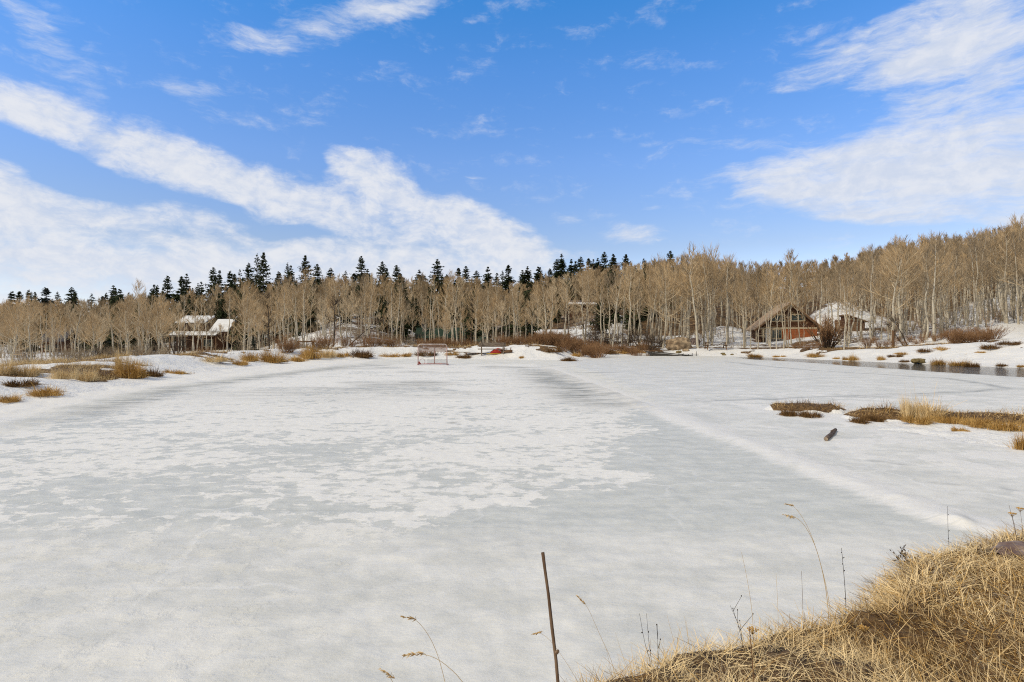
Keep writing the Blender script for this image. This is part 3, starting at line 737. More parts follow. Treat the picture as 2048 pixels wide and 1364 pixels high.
def gen_shrub(seed, H, R, stems=26, n2=7, n3=4, r0=.022, mi=0, lift=.35, wig=.10):
    rng = np.random.default_rng(seed); A = Acc()
    a = rng.random(stems) * 6.283; q = rng.random(stems) ** .7
    base = np.stack([np.cos(a) * q * R * .25, np.sin(a) * q * R * .25, np.full(stems, -.08)], 1)
    tilt = q * math.atan2(R, H) * 1.25 + rng.normal(size=stems) * .1
    d = np.stack([np.cos(a) * np.sin(tilt), np.sin(a) * np.sin(tilt), np.cos(tilt)], 1)
    ln = H * (.62 + .42 * rng.random(stems))
    P = grow(base, d, ln, 6, lift, rng, wig)
    A.add(tubes(P, r0 * np.linspace(1, .3, 6)[None] * (.6 + .7 * rng.random((stems, 1))), 4), 0)
    p, d, t, ix = children_of(P, n2, .25, 1.0, .5, rng)
    l2 = H * (.12 + .2 * rng.random(len(p))) * (1.15 - .5 * t)
    P2 = grow(p, d, l2, 3, .35, rng, .1)
    A.add(tubes(P2, r0 * .34 * np.linspace(1, .5, 3)[None] * np.ones((len(p), 1)), 3), 1)
    if n3:
        p, d, t, ix = children_of(P2, n3, .2, 1.0, .55, rng)
        P3 = grow(p, d, l2[ix] * .45, 2, .2, rng, .1)
        A.add(ribbons(P3, np.full(P3.shape[:2], max(.004, r0 * .22)), rng), 1)
    return A

def blades(base, h, rng, lean=.5, wd=.0025, k=4, dirn=None, droop=.6):
    """curved grass blades"""
    n = len(base); a = rng.random(n) * 6.283 if dirn is None else dirn
    tilt = np.abs(rng.normal(size=n)) * lean if np.isscalar(lean) else lean[0] + rng.normal(size=n) * lean[1]
    d = np.stack([np.cos(a) * np.sin(tilt), np.sin(a) * np.sin(tilt), np.cos(tilt)], 1)
    P = np.zeros((n, k, 3)); P[:, 0] = base
    for i in range(1, k):
        d = unit(d + np.stack([np.cos(a), np.sin(a), np.full(n, -1.0)], 1) * (droop * rng.random((n, 1))) / (k - 1) + rng.normal(size=(n, 3)) * .05)
        P[:, i] = P[:, i - 1] + d * (h / (k - 1))[:, None]
    w = np.broadcast_to(np.asarray(wd, float), (n,))[:, None] * np.linspace(1, .25, k)[None]
    side = np.stack([-np.sin(a), np.cos(a), np.zeros(n)], 1)[:, None, :] + rng.normal(size=(n, 1, 3)) * .25
    return ribbons(P, w, rng, np.cross(side, np.array([0, 0, 1.0])) + 1e-3)

def gen_tussock(seed, R, H, n, wd, lean=.55, droop=1.0):
    rng = np.random.default_rng(seed)
    a = rng.random(n) * 6.283; q = np.sqrt(rng.random(n)) * R * .62
    nc = 9; ca = rng.random(nc) * 6.283; cq = np.sqrt(rng.random(nc)) * R * .6; ch = .55 + .6 * rng.random(nc); k = rng.integers(0, nc, n)
    bx = np.cos(ca[k]) * cq[k] + rng.normal(size=n) * R * .15; by = np.sin(ca[k]) * cq[k] + rng.normal(size=n) * R * .15; a = np.arctan2(by, bx)
    base = np.stack([bx, by, .05 * H * rng.random(n) - .03], 1)
    h = H * ch[k] * (.45 + .6 * rng.random(n)) * np.where(rng.random(n) < .06, 1.55, 1.0)
    return Acc().add(blades(base, h, rng, lean, wd, 5, a + rng.normal(size=n) * .7, droop))

# ------------------------------------------------------------------ buildings
def house_root(name, px, D, rz, label, cat='house', z=None):
    x = (px - CX) / F * D
    z = zat(x, D) if z is None else z
    return empty(name, (x, D, z), math.radians(rz), label, cat)

def window(parent, x0, x1, z0, z1, y, name='window', mull=1, ft=.09, frame='trim'):
    """a framed window in a wall facing -y at depth y"""
    m = MB(); m.box(x0, x1, y - .07, y + .03, z1 - ft, z1); m.box(x0, x1, y - .07, y + .03, z0, z0 + ft)
    m.box(x0, x0 + ft, y - .07, y + .03, z0 + ft, z1 - ft); m.box(x1 - ft, x1, y - .07, y + .03, z0 + ft, z1 - ft)
    for i in range(mull):
        c = x0 + (x1 - x0) * (i + 1) / (mull + 1); m.box(c - ft * .4, c + ft * .4, y - .06, y + .03, z0 + ft, z1 - ft)
    f = m.build(name, M[frame], parent)
    g = MB(); g.box(x0 + ft * .8, x1 - ft * .8, y - .025, y + .01, z0 + ft * .8, z1 - ft * .8); g.build('pane', M['glass'], f)
    return f

def slab(x0, x1, pts, th):
    """roof slab from ridge/eave section points (x,z) list: returned as prism outline thickened upward"""
    return pts + [(x, z + th) for x, z in reversed(pts)]

# log cabin with the steep shingled gable
cab = house_root('log_cabin', 1579, 74, -12, 'dark log cabin with steep tan shingle gable roof and red-brown ground-floor wall', 'cabin')
W, RZ, EZ = 4.15, 4.75, 1.55
mb = MB(); mb.prism([(-3.55, -.6), (3.3, -.6), (3.3, 2.0), (0, 4.5), (-3.55, 1.9)], 0, 5.8)
mb.build('wall', M['log'], cab)
lg = MB()
for i in range(16):                                              # log courses of the gable
    z = 1.68 + i * .18; h = max(0, min(3.25, (4.35 - z) / .80))
    if h > .2: lg.tube([(-h, -.0, z), (h, -.0, z)], .088, 7)
lg.build('gable_log', M['log'], cab)
pk = MB()
for i in range(9): pk.box(.05, 3.28, -.075, -.005, -.3 + i * .195, -.3 + i * .195 + .185)
pk.build('plank_wall', M['redplank'], cab)
mb = MB(); mb.prism([(-4.3, 1.28), (0, 4.72), (0, 4.92), (-4.48, 1.36)], -.75, 6.2); mb.prism([(4.15, 1.05), (4.33, 1.12), (0, 4.92), (0, 4.72)], -.75, 6.2)
mb.build('roof', M['shingle'], cab)
mb = MB(); mb.prism([(-4.36, 1.10), (0, 4.62), (0, 4.84), (-4.50, 1.22)], -.83, -.755); mb.prism([(4.2, .90), (4.36, 1.0), (0, 4.84), (0, 4.62)], -.83, -.755)
mb.build('barge_board', M['brownwood'], cab)
mb = MB(); mb.box(-4.1, 3.35, -.14, -.01, 1.42, 1.6); mb.build('trim_band', M['trim'], cab)
window(cab, -2.35, -.55, 2.35, 3.35, -.09, mull=2); window(cab, .12, 1.85, 2.4, 3.35, -.09, mull=1)
window(cab, -2.2, -.9, .15, 1.35, -.02, mull=2); window(cab, -3.4, -2.95, .3, 1.3, -.02, mull=0)
d = MB().box(-2.92, -2.35, -.06, -.005, -.3, 1.38).build('door', M['whitepaint'], cab)
MB().box(-2.46, -2.41, -.10, -.06, .5, .6).build('handle', M['darkwood'], d)
st = MB()
for i in range(7):
    for j in range(3): st.box(-2.3 + i * .23, -2.3 + i * .23 + .2, -.16, -.006, -.45 + j * .19, -.45 + j * .19 + .17)
st.build('stone_base', M['stone'], cab, bevel=.02)
mb = MB(); mb.box(-.95, -.0, -.09, -.005, -.4, 1.4); mb.build('brown_panel', M['redplank'], cab)
for x in (-4.15, -3.3): MB().box(x - .07, x + .07, -.62, -.48, -.5, 1.35).build('porch_post', M['trim'], cab)
MB().box(-4.2, -3.1, -.62, -.50, .45, .55).build('porch_rail', M['trim'], cab)
MB().box(-4.25, -3.56, -.6, 5.5, -.5, -.05).build('porch_floor', M['brownwood'], cab)

# shed to the right of the cabin
sh = house_root('small_shed', 1712, 74, -12, 'low dark-brown shed with snowy roof beside the big willow shrub', 'shed')
MB().prism([(-.9, -.5), (1.05, -.5), (1.05, 1.35), (-.9, 2.1)], 0, 2.8).build('wall', M['log'], sh)
MB().prism([(-1.15, 2.12), (1.35, 1.18), (1.35, 1.28), (-1.15, 2.24)], -.3, 3.1).build('roof', M['brownwood'], sh)
MB().prism([(-1.12, 2.25), (1.3, 1.31), (1.3, 1.45), (-1.05, 2.42)], -.25, 3.05).build('roof_snow', M['roofsnow'], sh)
MB().box(-.5, .1, -.05, .0, -.3, 1.2).build('door', M['brownwood'], sh)
MB().box(-2.3, -1.75, .2, .7, -.4, 1.5).build('woodpile_end', M['brownwood'], sh)

# brown two-storey house on the left
lh = house_root('brown_house', 400, 100, 4, 'brown two-storey house with two snow-covered roofs, left of the centre', 'house', z=-.35)
MB().box(-4.0, 4.2, 0, 8, -1, 3.0).build('wall', M['log'], lh)
MB().box(-4.2, .55, 1.0, 7, 3.0, 5.0).build('upper_wall', M['brownwall'], lh)
window(lh, -1.95, -1.0, 3.7, 4.85, .96, mull=1); window(lh, -3.4, -2.5, .9, 2.1, -.04, mull=0)
window(lh, .6, 2.2, .8, 2.2, -.04, mull=1)
MB().xprism([(.3, 4.95), (4.2, 6.15), (4.2, 6.25), (.3, 5.05)], -4.5, .75).build('roof', M['darkroof'], lh)
MB().xprism([(.32, 5.055), (4.2, 6.255), (4.15, 6.5), (.35, 5.25)], -4.4, .7).build('roof_snow', M['roofsnow'], lh)
MB().xprism([(-.2, 3.7), (2.9, 5.55), (6, 3.7), (6, 3.0), (-.2, 3.0)], 1.9, 4.6).build('gable_wing', M['brownwall'], lh)
MB().xprism([(-.6, 3.5), (2.9, 5.6), (2.9, 5.82), (-.6, 3.72)], 1.8, 5.0).build('wing_roof_snow', M['roofsnow'], lh)
MB().xprism([(-1.9, 2.75), (.3, 3.35), (.3, 3.45), (-1.9, 2.85)], -4.6, 3.6).build('porch_roof', M['darkroof'], lh)
MB().xprism([(-1.9, 2.86), (.25, 3.46), (.2, 3.56), (-1.85, 2.96)], -4.5, 3.5).build('porch_snow', M['roofsnow'], lh)
for x in (-4.3, -1.5, 1.2, 3.4): MB().box(x - .08, x + .08, -1.7, -1.54, -1, 2.8).build('porch_post', M['brownwood'], lh)
m_ = MB().prism([(5.6, -1), (8.2, -1), (8.2, 4.6), (6.9, 6.2), (5.6, 4.6)], .5, 7); m_.build('right_wing', M['log'], lh)
arch = [(5.3 + 3.2 * i / 10, 4.7 + 2.0 * math.sin(math.pi * i / 10)) for i in range(11)]
MB().prism(arch + [(x, z - .22) for x, z in reversed(arch)], .1, 7.2).build('arched_snow', M['roofsnow'], lh)
window(lh, 6.3, 7.5, 1.2, 2.6, .46, mull=1)
MB().box(-5.4, -4.05, .5, 3, -1, 1.0).build('side_wall', M['brownwall'], lh)
MB().box(-5.9, -4.3, -.5, -.42, -.6, .6).build('white_panel', M['whitepaint'], lh)

# green-roofed house and the small green gable
gh = house_root('green_roof_house', 884, 104, 3, 'long grey house with dark green metal roof and stone chimney behind the goal', 'house', z=-.1)
MB().box(-4.4, 4.4, 0, 7, -.8, 2.2).build('wall', M['greywall'], gh)
MB().xprism([(-.6, 2.1), (3.5, 4.0), (7.6, 2.1), (7.6, 2.2), (3.5, 4.12), (-.6, 2.2)], -5.0, 5.0).build('roof', M['greenroof'], gh)
c = MB().box(-3.8, -3.0, 1.8, 2.6, 3.0, 4.6).build('chimney', M['stone'], gh); MB().box(-3.9, -2.9, 1.7, 2.7, 4.6, 4.75).build('chimney_cap', M['darkroof'], c)
window(gh, -2.6, -1.4, .6, 1.7, -.04, mull=1); window(gh, 1.2, 2.4, .6, 1.7, -.04, mull=1)
MB().box(-.4, .4, -.05, .0, -.5, 1.6).build('door', M['brownwood'], gh)
sg = house_root('green_gable_hut', 973, 92, 16, 'small grey hut with dark green gable roof behind the bench', 'hut', z=.25)
MB().prism([(-1.5, -.6), (1.5, -.6), (1.5, .95), (0, 1.75), (-1.5, .95)], 0, 4).build('wall', M['greywall'], sg)
MB().prism([(-1.95, .72), (0, 1.82), (0, 1.95), (-2.05, .80)], -.4, 4.3).build('roof', M['greenroof'], sg); MB().prism([(1.95, .72), (2.05, .80), (0, 1.95), (0, 1.82)], -.4, 4.3).build('roof', M['greenroof'], sg)
window(sg, -.4, .4, .1, .8, -.04, mull=0)

# houses right of the centre, among the trunks
oh = house_root('orange_door_house', 1122, 92, -3, 'low grey-brown house with orange door under a snow-edged roof', 'house', z=.55)
MB().box(-4.4, 4.6, 0, 6, -.6, 2.0).build('wall', M['greywall'], oh)
MB().xprism([(-.5, 1.95), (3, 2.6), (6.4, 1.95), (6.4, 2.03), (3, 2.7), (-.5, 2.03)], -4.8, 5.0).build('roof', M['darkroof'], oh)
MB().xprism([(-.5, 2.04), (3, 2.71), (3, 2.88), (-.45, 2.2)], -4.75, 4.9).build('roof_snow', M['roofsnow'], oh)
d = MB().box(-3.95, -3.2, -.06, -.005, .0, 1.75).build('door', M['orange'], oh); MB().box(-3.3, -3.25, -.1, -.06, .8, .9).build('handle', M['darkwood'], d)
window(oh, -1.6, -.4, .6, 1.6, -.04, mull=1); window(oh, 2.0, 3.2, .6, 1.6, -.04, mull=1)
bh = house_root('brown_far_house', 1172, 122, 2, 'brown far house with white snow line on its roof, up the slope behind', 'house')
MB().box(-3.9, 3.9, 0, 6, -1, 2.0).build('wall', M['brownwall'], bh)
MB().xprism([(-.5, 1.9), (3, 3.0), (6.5, 1.9), (6.5, 2.0), (3, 3.1), (-.5, 2.0)], -4.2, 4.2).build('roof', M['darkroof'], bh)
MB().xprism([(-.5, 2.01), (.6, 2.36), (.6, 2.5), (-.45, 2.2)], -4.15, 4.15).build('roof_snow', M['roofsnow'], bh)
window(bh, -2.5, -1.2, .5, 1.5, -.04); window(bh, .8, 2.1, .5, 1.5, -.04)
dh = house_root('dark_far_house', 1075, 118, 0, 'dark slate-walled house up the slope above the orange door', 'house')
MB().prism([(-1.4, -1), (1.2, -1), (1.2, 2.2), (-.1, 3.2), (-1.4, 2.2)], 0, 4).build('wall', M['darkroof'], dh)
MB().prism([(-1.8, 2.0), (-.1, 3.3), (1.6, 2.0), (1.6, 2.12), (-.1, 3.45), (-1.8, 2.12)], -.4, 4.3).build('roof', M['darkroof'], dh)
window(dh, -.6, .4, .5, 1.5, -.04)
fl = house_root('dark_cottage', 101, 96, 6, 'dark cottage with slate roof among the trees at far left', 'cottage')
MB().box(-1.6, 2.0, 0, 5, -1.2, 2.0).build('wall', M['brownwall'], fl)
MB().xprism([(-.6, 1.8), (2.5, 4.0), (5.6, 1.8), (5.6, 1.95), (2.5, 4.15), (-.6, 1.95)], -1.95, 2.5).build('roof', M['darkroof'], fl)
window(fl, -.9, .2, .2, 1.3, -.04); MB().box(.8, 1.5, -.05, 0, -.8, 1.3).build('door', M['darkwood'], fl)
kh = house_root('hillside_cabin', 702, 118, 0, 'small brown cabin with flat snowy roof high on the white slope', 'cabin', z=3.9)
MB().box(-1.3, 1.4, 0, 3.5, -1.2, 1.3).build('wall', M['brownwall'], kh)
MB().xprism([(-.5, 1.25), (4, 1.9), (4, 2.05), (-.5, 1.4)], -1.7, 1.8).build('roof', M['greywood'], kh)
window(kh, -.8, .3, .2, 1.0, -.04)

# ------------------------------------------------------------------ things on the shore
def ground_hit(px, py, lo=1.6, hi=160):
    Y = np.geomspace(lo, hi, 1500); X = (px - CX) / F * Y; Z = EYE - (py - CY) / F * Y
    z = np.maximum(terrain(X, Y), 0.0)
    k = np.argmax(Z <= z); k = k if Z[k] <= z[k] else len(Y) - 1
    return X[k], Y[k], max(z[k], 0.0)

# hockey goal
gx_, gy_ = on_ice(865, 730.5)
goal = empty('hockey_goal', (gx_, gy_, .02), math.radians(-3), 'worn red and white hockey goal frame standing on the ice', 'hockey goal')
def arc(c, r, a0, a1, n, plane='xz', y=0):
    return [(c[0] + r * math.cos(math.radians(a0 + (a1 - a0) * i / n)), y, c[1] + r * math.sin(math.radians(a0 + (a1 - a0) * i / n))) for i in range(n + 1)]
fr = [(-.9, 0, 0), (-.9, 0, .6), (-.9, 0, 1.12)] + arc((-.74, 1.12), .16, 180, 90, 5) + arc((.74, 1.12), .16, 90, 0, 5) + [(.9, 0, 1.12), (.9, 0, .6), (.9, 0, 0)]
MB().tube(fr[:3], .03, 8).build('post', M['pinkmetal'], goal, smooth=True); MB().tube(fr[-3:], .03, 8).build('post', M['pinkmetal'], goal, smooth=True)
MB().tube(fr[2:-2], .03, 8).build('crossbar', M['whitemetal'], goal, smooth=True)
MB().tube([(-.74, .02, 1.27), (-.62, .25, 1.2), (-.55, .5, 1.08), (0, .55, 1.06), (.55, .5, 1.08), (.62, .25, 1.2), (.74, .02, 1.27)], .02, 6).build('top_hoop', M['whitemetal'], goal)
MB().tube([(.02, .55, 1.06), (0, .7, .5), (-.05, .9, .02)], .03, 6).build('back_post', M['pinkmetal'], goal)
bs = [(-.9, 0, .03), (-.9, .55, .03), (-.7, .8, .03), (-.05, .9, .03), (.7, .8, .03), (.9, .55, .03), (.9, 0, .03)]
MB().tube(bs, .025, 6).build('base_bar', M['redmetal'], goal)
nt_ = MB()
for i in range(37):                                               # what is left of the net, hanging below the crossbar
    x = -.86 + i * 1.72 / 36; sag = .06 * math.sin(i * 1.7)
    nt_.tube([(x, .03, 1.24), (x + .01, .10, 1.0), (x, .12, .78 + sag)], .011, 3)
for j in range(9): nt_.tube([(-.88, .06, 1.22 - j * .05), (0, .12, 1.21 - j * .05), (.88, .06, 1.22 - j * .05)], .011, 3)
nt_.build('net', M['net'], goal)
nl = MB()
for i in range(30): nl.tube([(-.5 + i * 1.3 / 29, .87, .03), (-.5 + i * 1.3 / 29, .86, .30 + .04 * math.sin(i))], .004, 3)
for j in range(4): nl.tube([(-.5, .87, .06 + j * .08), (.8, .86, .06 + j * .08)], .004, 3)
nl.build('lower_net', M['greymetal'], goal)
MB().tube([(-.70 + .17 * math.cos(t * .5236), .3, .2 + .17 * math.sin(t * .5236)) for t in range(13)], .014, 6, cap=False).build('side_hoop', M['pinkmetal'], goal)
MB().tube([(-.92, .02, .02), (-.86, .1, .16), (-.8, .2, .05)], .05, 6).build('corner_pad', M['redmetal'], goal)

# bench, sled, pallet, log rest
bx, by, bz = ground_hit(985, 709.5)
bench = empty('park_bench', (bx, by, bz), math.radians(5), 'weathered grey wooden bench on the snowy far bank', 'bench')
BW = 1.15
for k in range(3): MB().box(-BW, BW, .30, .345, .62 + k * .125, .62 + k * .125 + .115).build('back_slat', M['greywood'], bench, bevel=.008)
for k in range(3): MB().box(-BW - .1, BW + .1, -.22 + k * .16, -.22 + k * .16 + .145, .40, .475).build('seat_slat', M['greywood'], bench, bevel=.008)
for x in (-.92, .92):
    MB().box(x - .05, x + .05, -.16, -.06, -.1, .395).build('leg', M['greywood'], bench)
    MB().prism([(x - .05, -.1), (x + .05, -.1), (x + .05, .98), (x - .05, .98)], .20, .295).build('leg', M['greywood'], bench)
sx_, sy_, sz_ = ground_hit(994, 708.5)
sled = empty('snow_sled', (sx_, sy_, sz_ + .02), math.radians(20), 'bright red plastic sled propped under the bench, yellow along its rim', 'sled')
prof = [(-.62, .0), (-.5, .22), (-.2, .40), (.1, .50), (.36, .46), (.55, .30), (.62, .04)]
MB().prism(prof + [(.5, -.03), (-.5, -.03)], -.05, .22).build('shell', M['redplastic'], sled, bevel=.02)
MB().prism([(-.95, -.02), (.45, .0), (.5, .06), (-.95, .045)], -.14, -.055).build('rim', M['yellowplastic'], sled, bevel=.015)
MB().tube([(.1, -.1, .34), (.3, -.16, .22), (.52, -.2, .03)], .03, 6).build('tow_handle', M['whitemetal'], sled)
px_, py_, pz_ = ground_hit(955, 708.5)
pl = empty('wooden_pallet', (px_, py_, pz_), math.radians(4), 'flat brown wooden boards lying on the snow beside the bench', 'boards')
for k in range(5): MB().box(-1.15, 1.15, -.3 + k * .14, -.3 + k * .14 + .12, .06, .09).build('board', M['brownwood'], pl)
for x in (-.95, 0, .95): MB().box(x - .05, x + .05, -.3, .38, -.03, .057).build('runner', M['brownwood'], pl)
px_, py_, pz_ = ground_hit(905, 705.5)
tag(MB().box(-.75, .75, -.06, .06, .0, .05).build('loose_plank', M['greywood'], None, (px_ + .8, py_, pz_), .05, bevel=.01), 'thin grey plank lying on the snow left of the bench', 'plank')
lx, ly, lz = ground_hit(1013, 708)
lr = empty('log_rest', (lx, ly, lz), math.radians(-15), 'short split log with upright pegs at the right end of the bench', 'log')
MB().tube([(-.45, 0, .16), (.0, 0, .17), (.5, .0, .19)], [.11, .13, .12], 10).build('trunk', M['brownwood'], lr, smooth=True)
for x in (-.2, .36): MB().tube([(x, 0, .26), (x + .03, .02, .52)], .035, 7).build('peg', M['brownwood'], lr)

# picnic table
tx, ty, tz = ground_hit(1431, 698.5)
pt = empty('picnic_table', (tx, ty, tz), math.radians(-8), 'weathered wooden picnic table under the aspens by the boulder', 'picnic table')
for k in range(4): MB().box(-1.25, 1.25, -.38 + k * .19, -.38 + k * .19 + .18, .72, .77).build('table_board', M['greywood'], pt, bevel=.008)
for y in (-.78, .60):
    MB().box(-1.25, 1.25, y, y + .26, .43, .48).build('seat', M['greywood'], pt, bevel=.008)
for x in (-.95, .95):
    for s_ in (-1, 1):
        MB().xprism([(s_ * .70, -.05), (s_ * .80, -.05), (s_ * .34, .715), (s_ * .24, .715)], x - .045, x + .045).build('leg', M['brownwood'], pt)
    MB().box(x + .046, x + .09, -.80, .86, .345, .425).build('seat_beam', M['brownwood'], pt)
    MB().prism([(x * .9, .70), (x * .9 - math.copysign(.12, x), .70), (x * .02, .33), (x * .02 + math.copysign(.10, x), .33)][::1], -.03, .03).build('brace', M['brownwood'], pt)

# boulders
def rock(name, px, py, w, h, mat, label, seed, dp=None, group=None, sink=.15, D=None, sub=4):
    X, Y, Z = ground_hit(px, py)
    import bmesh
    bm = bmesh.new(); bmesh.ops.create_icosphere(bm, subdivisions=sub, radius=1)
    C = np.array([v.co for v in bm.verts]); n = unit(C)
    q = 1 + .36 * fbm(n[:, 0] * 2 + seed, n[:, 1] * 2 + n[:, 2] * 1.7, 1.0, 4, seed) + .14 * fbm(n[:, 1] * 3 + seed, n[:, 2] * 3 - n[:, 0], .8, 4, seed + 9)
    n = np.sign(n) * np.abs(n) ** .9
    C = n * q[:, None] * np.array([w / 2, (dp or w) / 2, h / (2 - sink * 2)]) * .93
    for v, c_ in zip(bm.verts, C): v.co = c_
    me = bpy.data.meshes.new(name); bm.to_mesh(me); bm.free(); me.materials.append(mat)
    me.polygons.foreach_set('use_smooth', [sub > 3] * len(me.polygons))
    o = link(name, me, None, (X, Y + (dp or w) * .4, Z + h * (.5 - sink)), 0)
    return tag(o, label, 'rock', group)
rock('boulder', 1361, 700, 2.75, 1.45, M['rock'], 'huge tan boulder on the bank beside the picnic table', 3, 2.0, sub=5)
rock('stone', 1373, 703, .75, .32, M['rock'], 'small tan stone in front of the huge boulder, the right one', 5)
rock('stone', 1359, 706.5, .62, .30, M['mossrock'], 'small orange-brown stone below the huge boulder, the left one', 6)
rock('stone', 1392, 690, 1.3, .9, M['pinkrock'], 'pale grey stone half hidden between the boulder and picnic table', 8)
rock('flat_stone', 1840, 727, 1.0, .36, M['mossrock'], 'flat lichen-covered stone at the edge of the open water', 12, .5, sink=.05)
for i_, (px, py, wd_, lb) in enumerate([(1447, 708.5, .5, 'upper dark flat stone on the snow below the picnic table'), (1449, 711, .45, 'lower dark flat stone on the snow below the picnic table'), (1465, 710.5, .32, 'tiny dark stone on the snow, right of two flat stones')]):
    rock('stone', px, py, wd_, .16, M['mossrock'], lb, 20 + i_, .3, sub=3)

# dark sunken dock and wire fence
dx, dy = on_ice(1338, 711.5)
dk = empty('boat_ramp', (dx, dy, .0), math.radians(-6), 'dark tilted boat ramp sunk at the far shore of the ice', 'ramp')
for k in range(8):
    y0 = -.9 + k * .24
    MB().prism([(-2.3, .46), (-.4, .34), (2.2, .06), (2.2, .0), (-.4, .24), (-2.3, .36)], y0, y0 + .22).build('plank', M['darkwood'], dk)
MB().prism([(-2.3, .34), (-.4, .22), (2.1, -.05), (-1.6, -.05)], -.88, -.80).build('side_beam', M['darkwood'], dk)
MB().prism([(-2.6, .50), (.2, .50), (.25, .56), (-2.6, .58)], 1.05, 1.3).build('top_rail', M['brownwood'], dk)
wx_, wy_ = on_ice(1372, 712)
wf = empty('wire_fence', (wx_, wy_, 0), math.radians(-4), 'low broken wire fence with thin posts standing in the ice edge', 'fence')
for x, h_ in ((-.7, .36), (-.35, .22), (-.28, .26), (.25, .2), (.6, .3), (1.0, .46)): MB().tube([(x, 0, -.1), (x + .01, 0, h_)], .03, 6).build('post', M['darkwood'], wf)
wr = MB()
for z in (.05, .13, .2): wr.tube([(-.7, 0, z + .03), (.1, .02, z), (1.25, 0, z + .01)], .008, 3)
for k in range(16): wr.tube([(-.7 + k * .125, 0, .02), (-.7 + k * .125, 0, .22)], .006, 3)
wr.build('wire', M['greymetal'], wf)

# timber gate frame by the aspens on the left
tx, ty, tz = at(626, 699, 54)
tf = empty('timber_frame', (tx, ty, zat(tx, ty)), 0, 'plain timber post with a long top rail behind the far bank', 'timber frame')
ht = EYE - (684.5 - CY) / F * 54 - zat(tx, ty)
MB().box(-.09, .09, -.09, .09, -.3, ht).build('post', M['brownwood'], tf); MB().box(-1.5, .22, -.12, .12, ht, ht + .13).build('rail', M['brownwood'], tf)
MB().box(-1.45, -1.31, -.08, .08, -.3, ht).build('post', M['brownwood'], tf)
tx, ty, tz = at(1786, 690, 50)
tag(MB().tube([(0, 0, -.2), (.02, 0, 1.5)], .11, 8).build('wooden_post', M['brownwood'], None, (tx, ty, zat(tx, ty)), 0), 'lone reddish wooden post beside leaning dead trunks on the right', 'post')

# log lying on the ice, stick in the foreground
a_, b_ = on_ice(1652, 882), on_ice(1671, 863.5)
lg_ = empty('fallen_log', ((a_[0] + b_[0]) / 2, (a_[1] + b_[1]) / 2, .030), 0, 'short grey-brown log lying alone on the ice', 'log')
ca, cb = (a_[0] - b_[0]) / 2, (a_[1] - b_[1]) / 2
pts = [(ca * (1 - 2 * t), cb * (1 - 2 * t), .008 * math.sin(t * 9)) for t in (0, .15, .35, .5, .7, .85, 1)]
MB().tube(pts, [.031, .030, .032, .033, .031, .029, .027], 12).build('trunk', M['logbark'], lg_, smooth=True)
e_ = np.array(pts[0]); MB().tube([e_ + (e_ - np.array(pts[1])) * .002, e_ + (e_ - np.array(pts[1])) * .04], .0285, 12).build('cut_end', M['logend'], lg_)
MB().tube([(0, 0, .04), (.04, -.03, .085)], [.02, .012], 6).build('knot', M['logbark'], lg_)
P0 = [at(1117.5, 1385, 1.28), at(1112, 1320, 1.29), at(1104, 1255, 1.30), at(1097, 1190, 1.31), at(1090, 1140, 1.32), at(1085.5, 1105, 1.325)]
g0 = (P0[0][0] + .03, 1.26, zat(P0[0][0] + .03, 1.26) - .05)
sk = empty('bare_stick', (g0[0], g0[1], g0[2] + .05), 0, 'single tall bare stick rising in front of the ice', 'stick')
MB().tube([np.array(p) - np.array(sk.location) for p in [g0, ((g0[0] + P0[0][0]) / 2 + .004, 1.27, (g0[2] + P0[0][2]) / 2)] + P0], [.0052, .0048, .0040, .0038, .0040, .0036, .0036, .0042], 10).build('stem', M['stick'], sk, smooth=True)
kn = np.array(at(1113, 1305, 1.287)) - np.array(sk.location)
MB().tube([kn, kn + np.array([.004, -.003, .006])], [.005, .003], 6).build('bud', M['stick'], sk)
rx, ry, rz_ = ground_hit(2045, 1098)
rock('bank_rock', 2068, 1124, .26, .085, M['pinkrock'], 'rounded pinkish-grey rock bedded in the dry grass at right edge', 31, .22, sub=5)

# ------------------------------------------------------------------ trees
def tree_obj(name, trunk_me, crown_me, loc, rz, s, label, cat, group, sxy=1.0):
    o = empty(name, loc, rz, label, cat, group); o.scale = (s * sxy, s * sxy, s)
    link('trunk', trunk_me, o); link('crown', crown_me, o)
    return o

def mk_aspen(seed, H, tm, **kw):
    t, c = gen_aspen(seed, H, **kw)
    return (t.mesh('aspen_trunk', [M[tm]], True), c.mesh('aspen_crown', [M['limb'], M['twig']]), H)
def mk_aspen_m(seed, H, tm, mats, **kw):
    t, c = gen_aspen(seed, H, **kw)
    return (t.mesh('aspen_trunk', [M[tm]], True), c.mesh('aspen_crown', [M[q] for q in mats]), H)

SLIM = [mk_aspen(100 + i, 10, 'bark', n1=24, n2=5, n3=3, cs=.36 + .04 * (i % 4), spread=.19 + .02 * (i % 3), up=(24, 66), thick=.0108 + .0014 * (i % 3)) for i in range(7)]
DARKER = [mk_aspen_m(140 + i, 10, 'bark', ('twig_grey', 'twig_grey'), n1=26, n2=5, n3=3, cs=.40, spread=.22, up=(20, 60), thick=.0105) for i in range(4)]
SAPL = [mk_aspen(170 + i, 5, 'bark', n1=22, n2=5, n3=3, cs=.24, spread=.24, up=(26, 62), thick=.0085, stubs=3) for i in range(5)]
BROAD = [mk_aspen(190 + i, 10, 'bark', n1=34, n2=6, n3=4, cs=.30, spread=.36, up=(8, 58), thick=.0145) for i in range(4)]

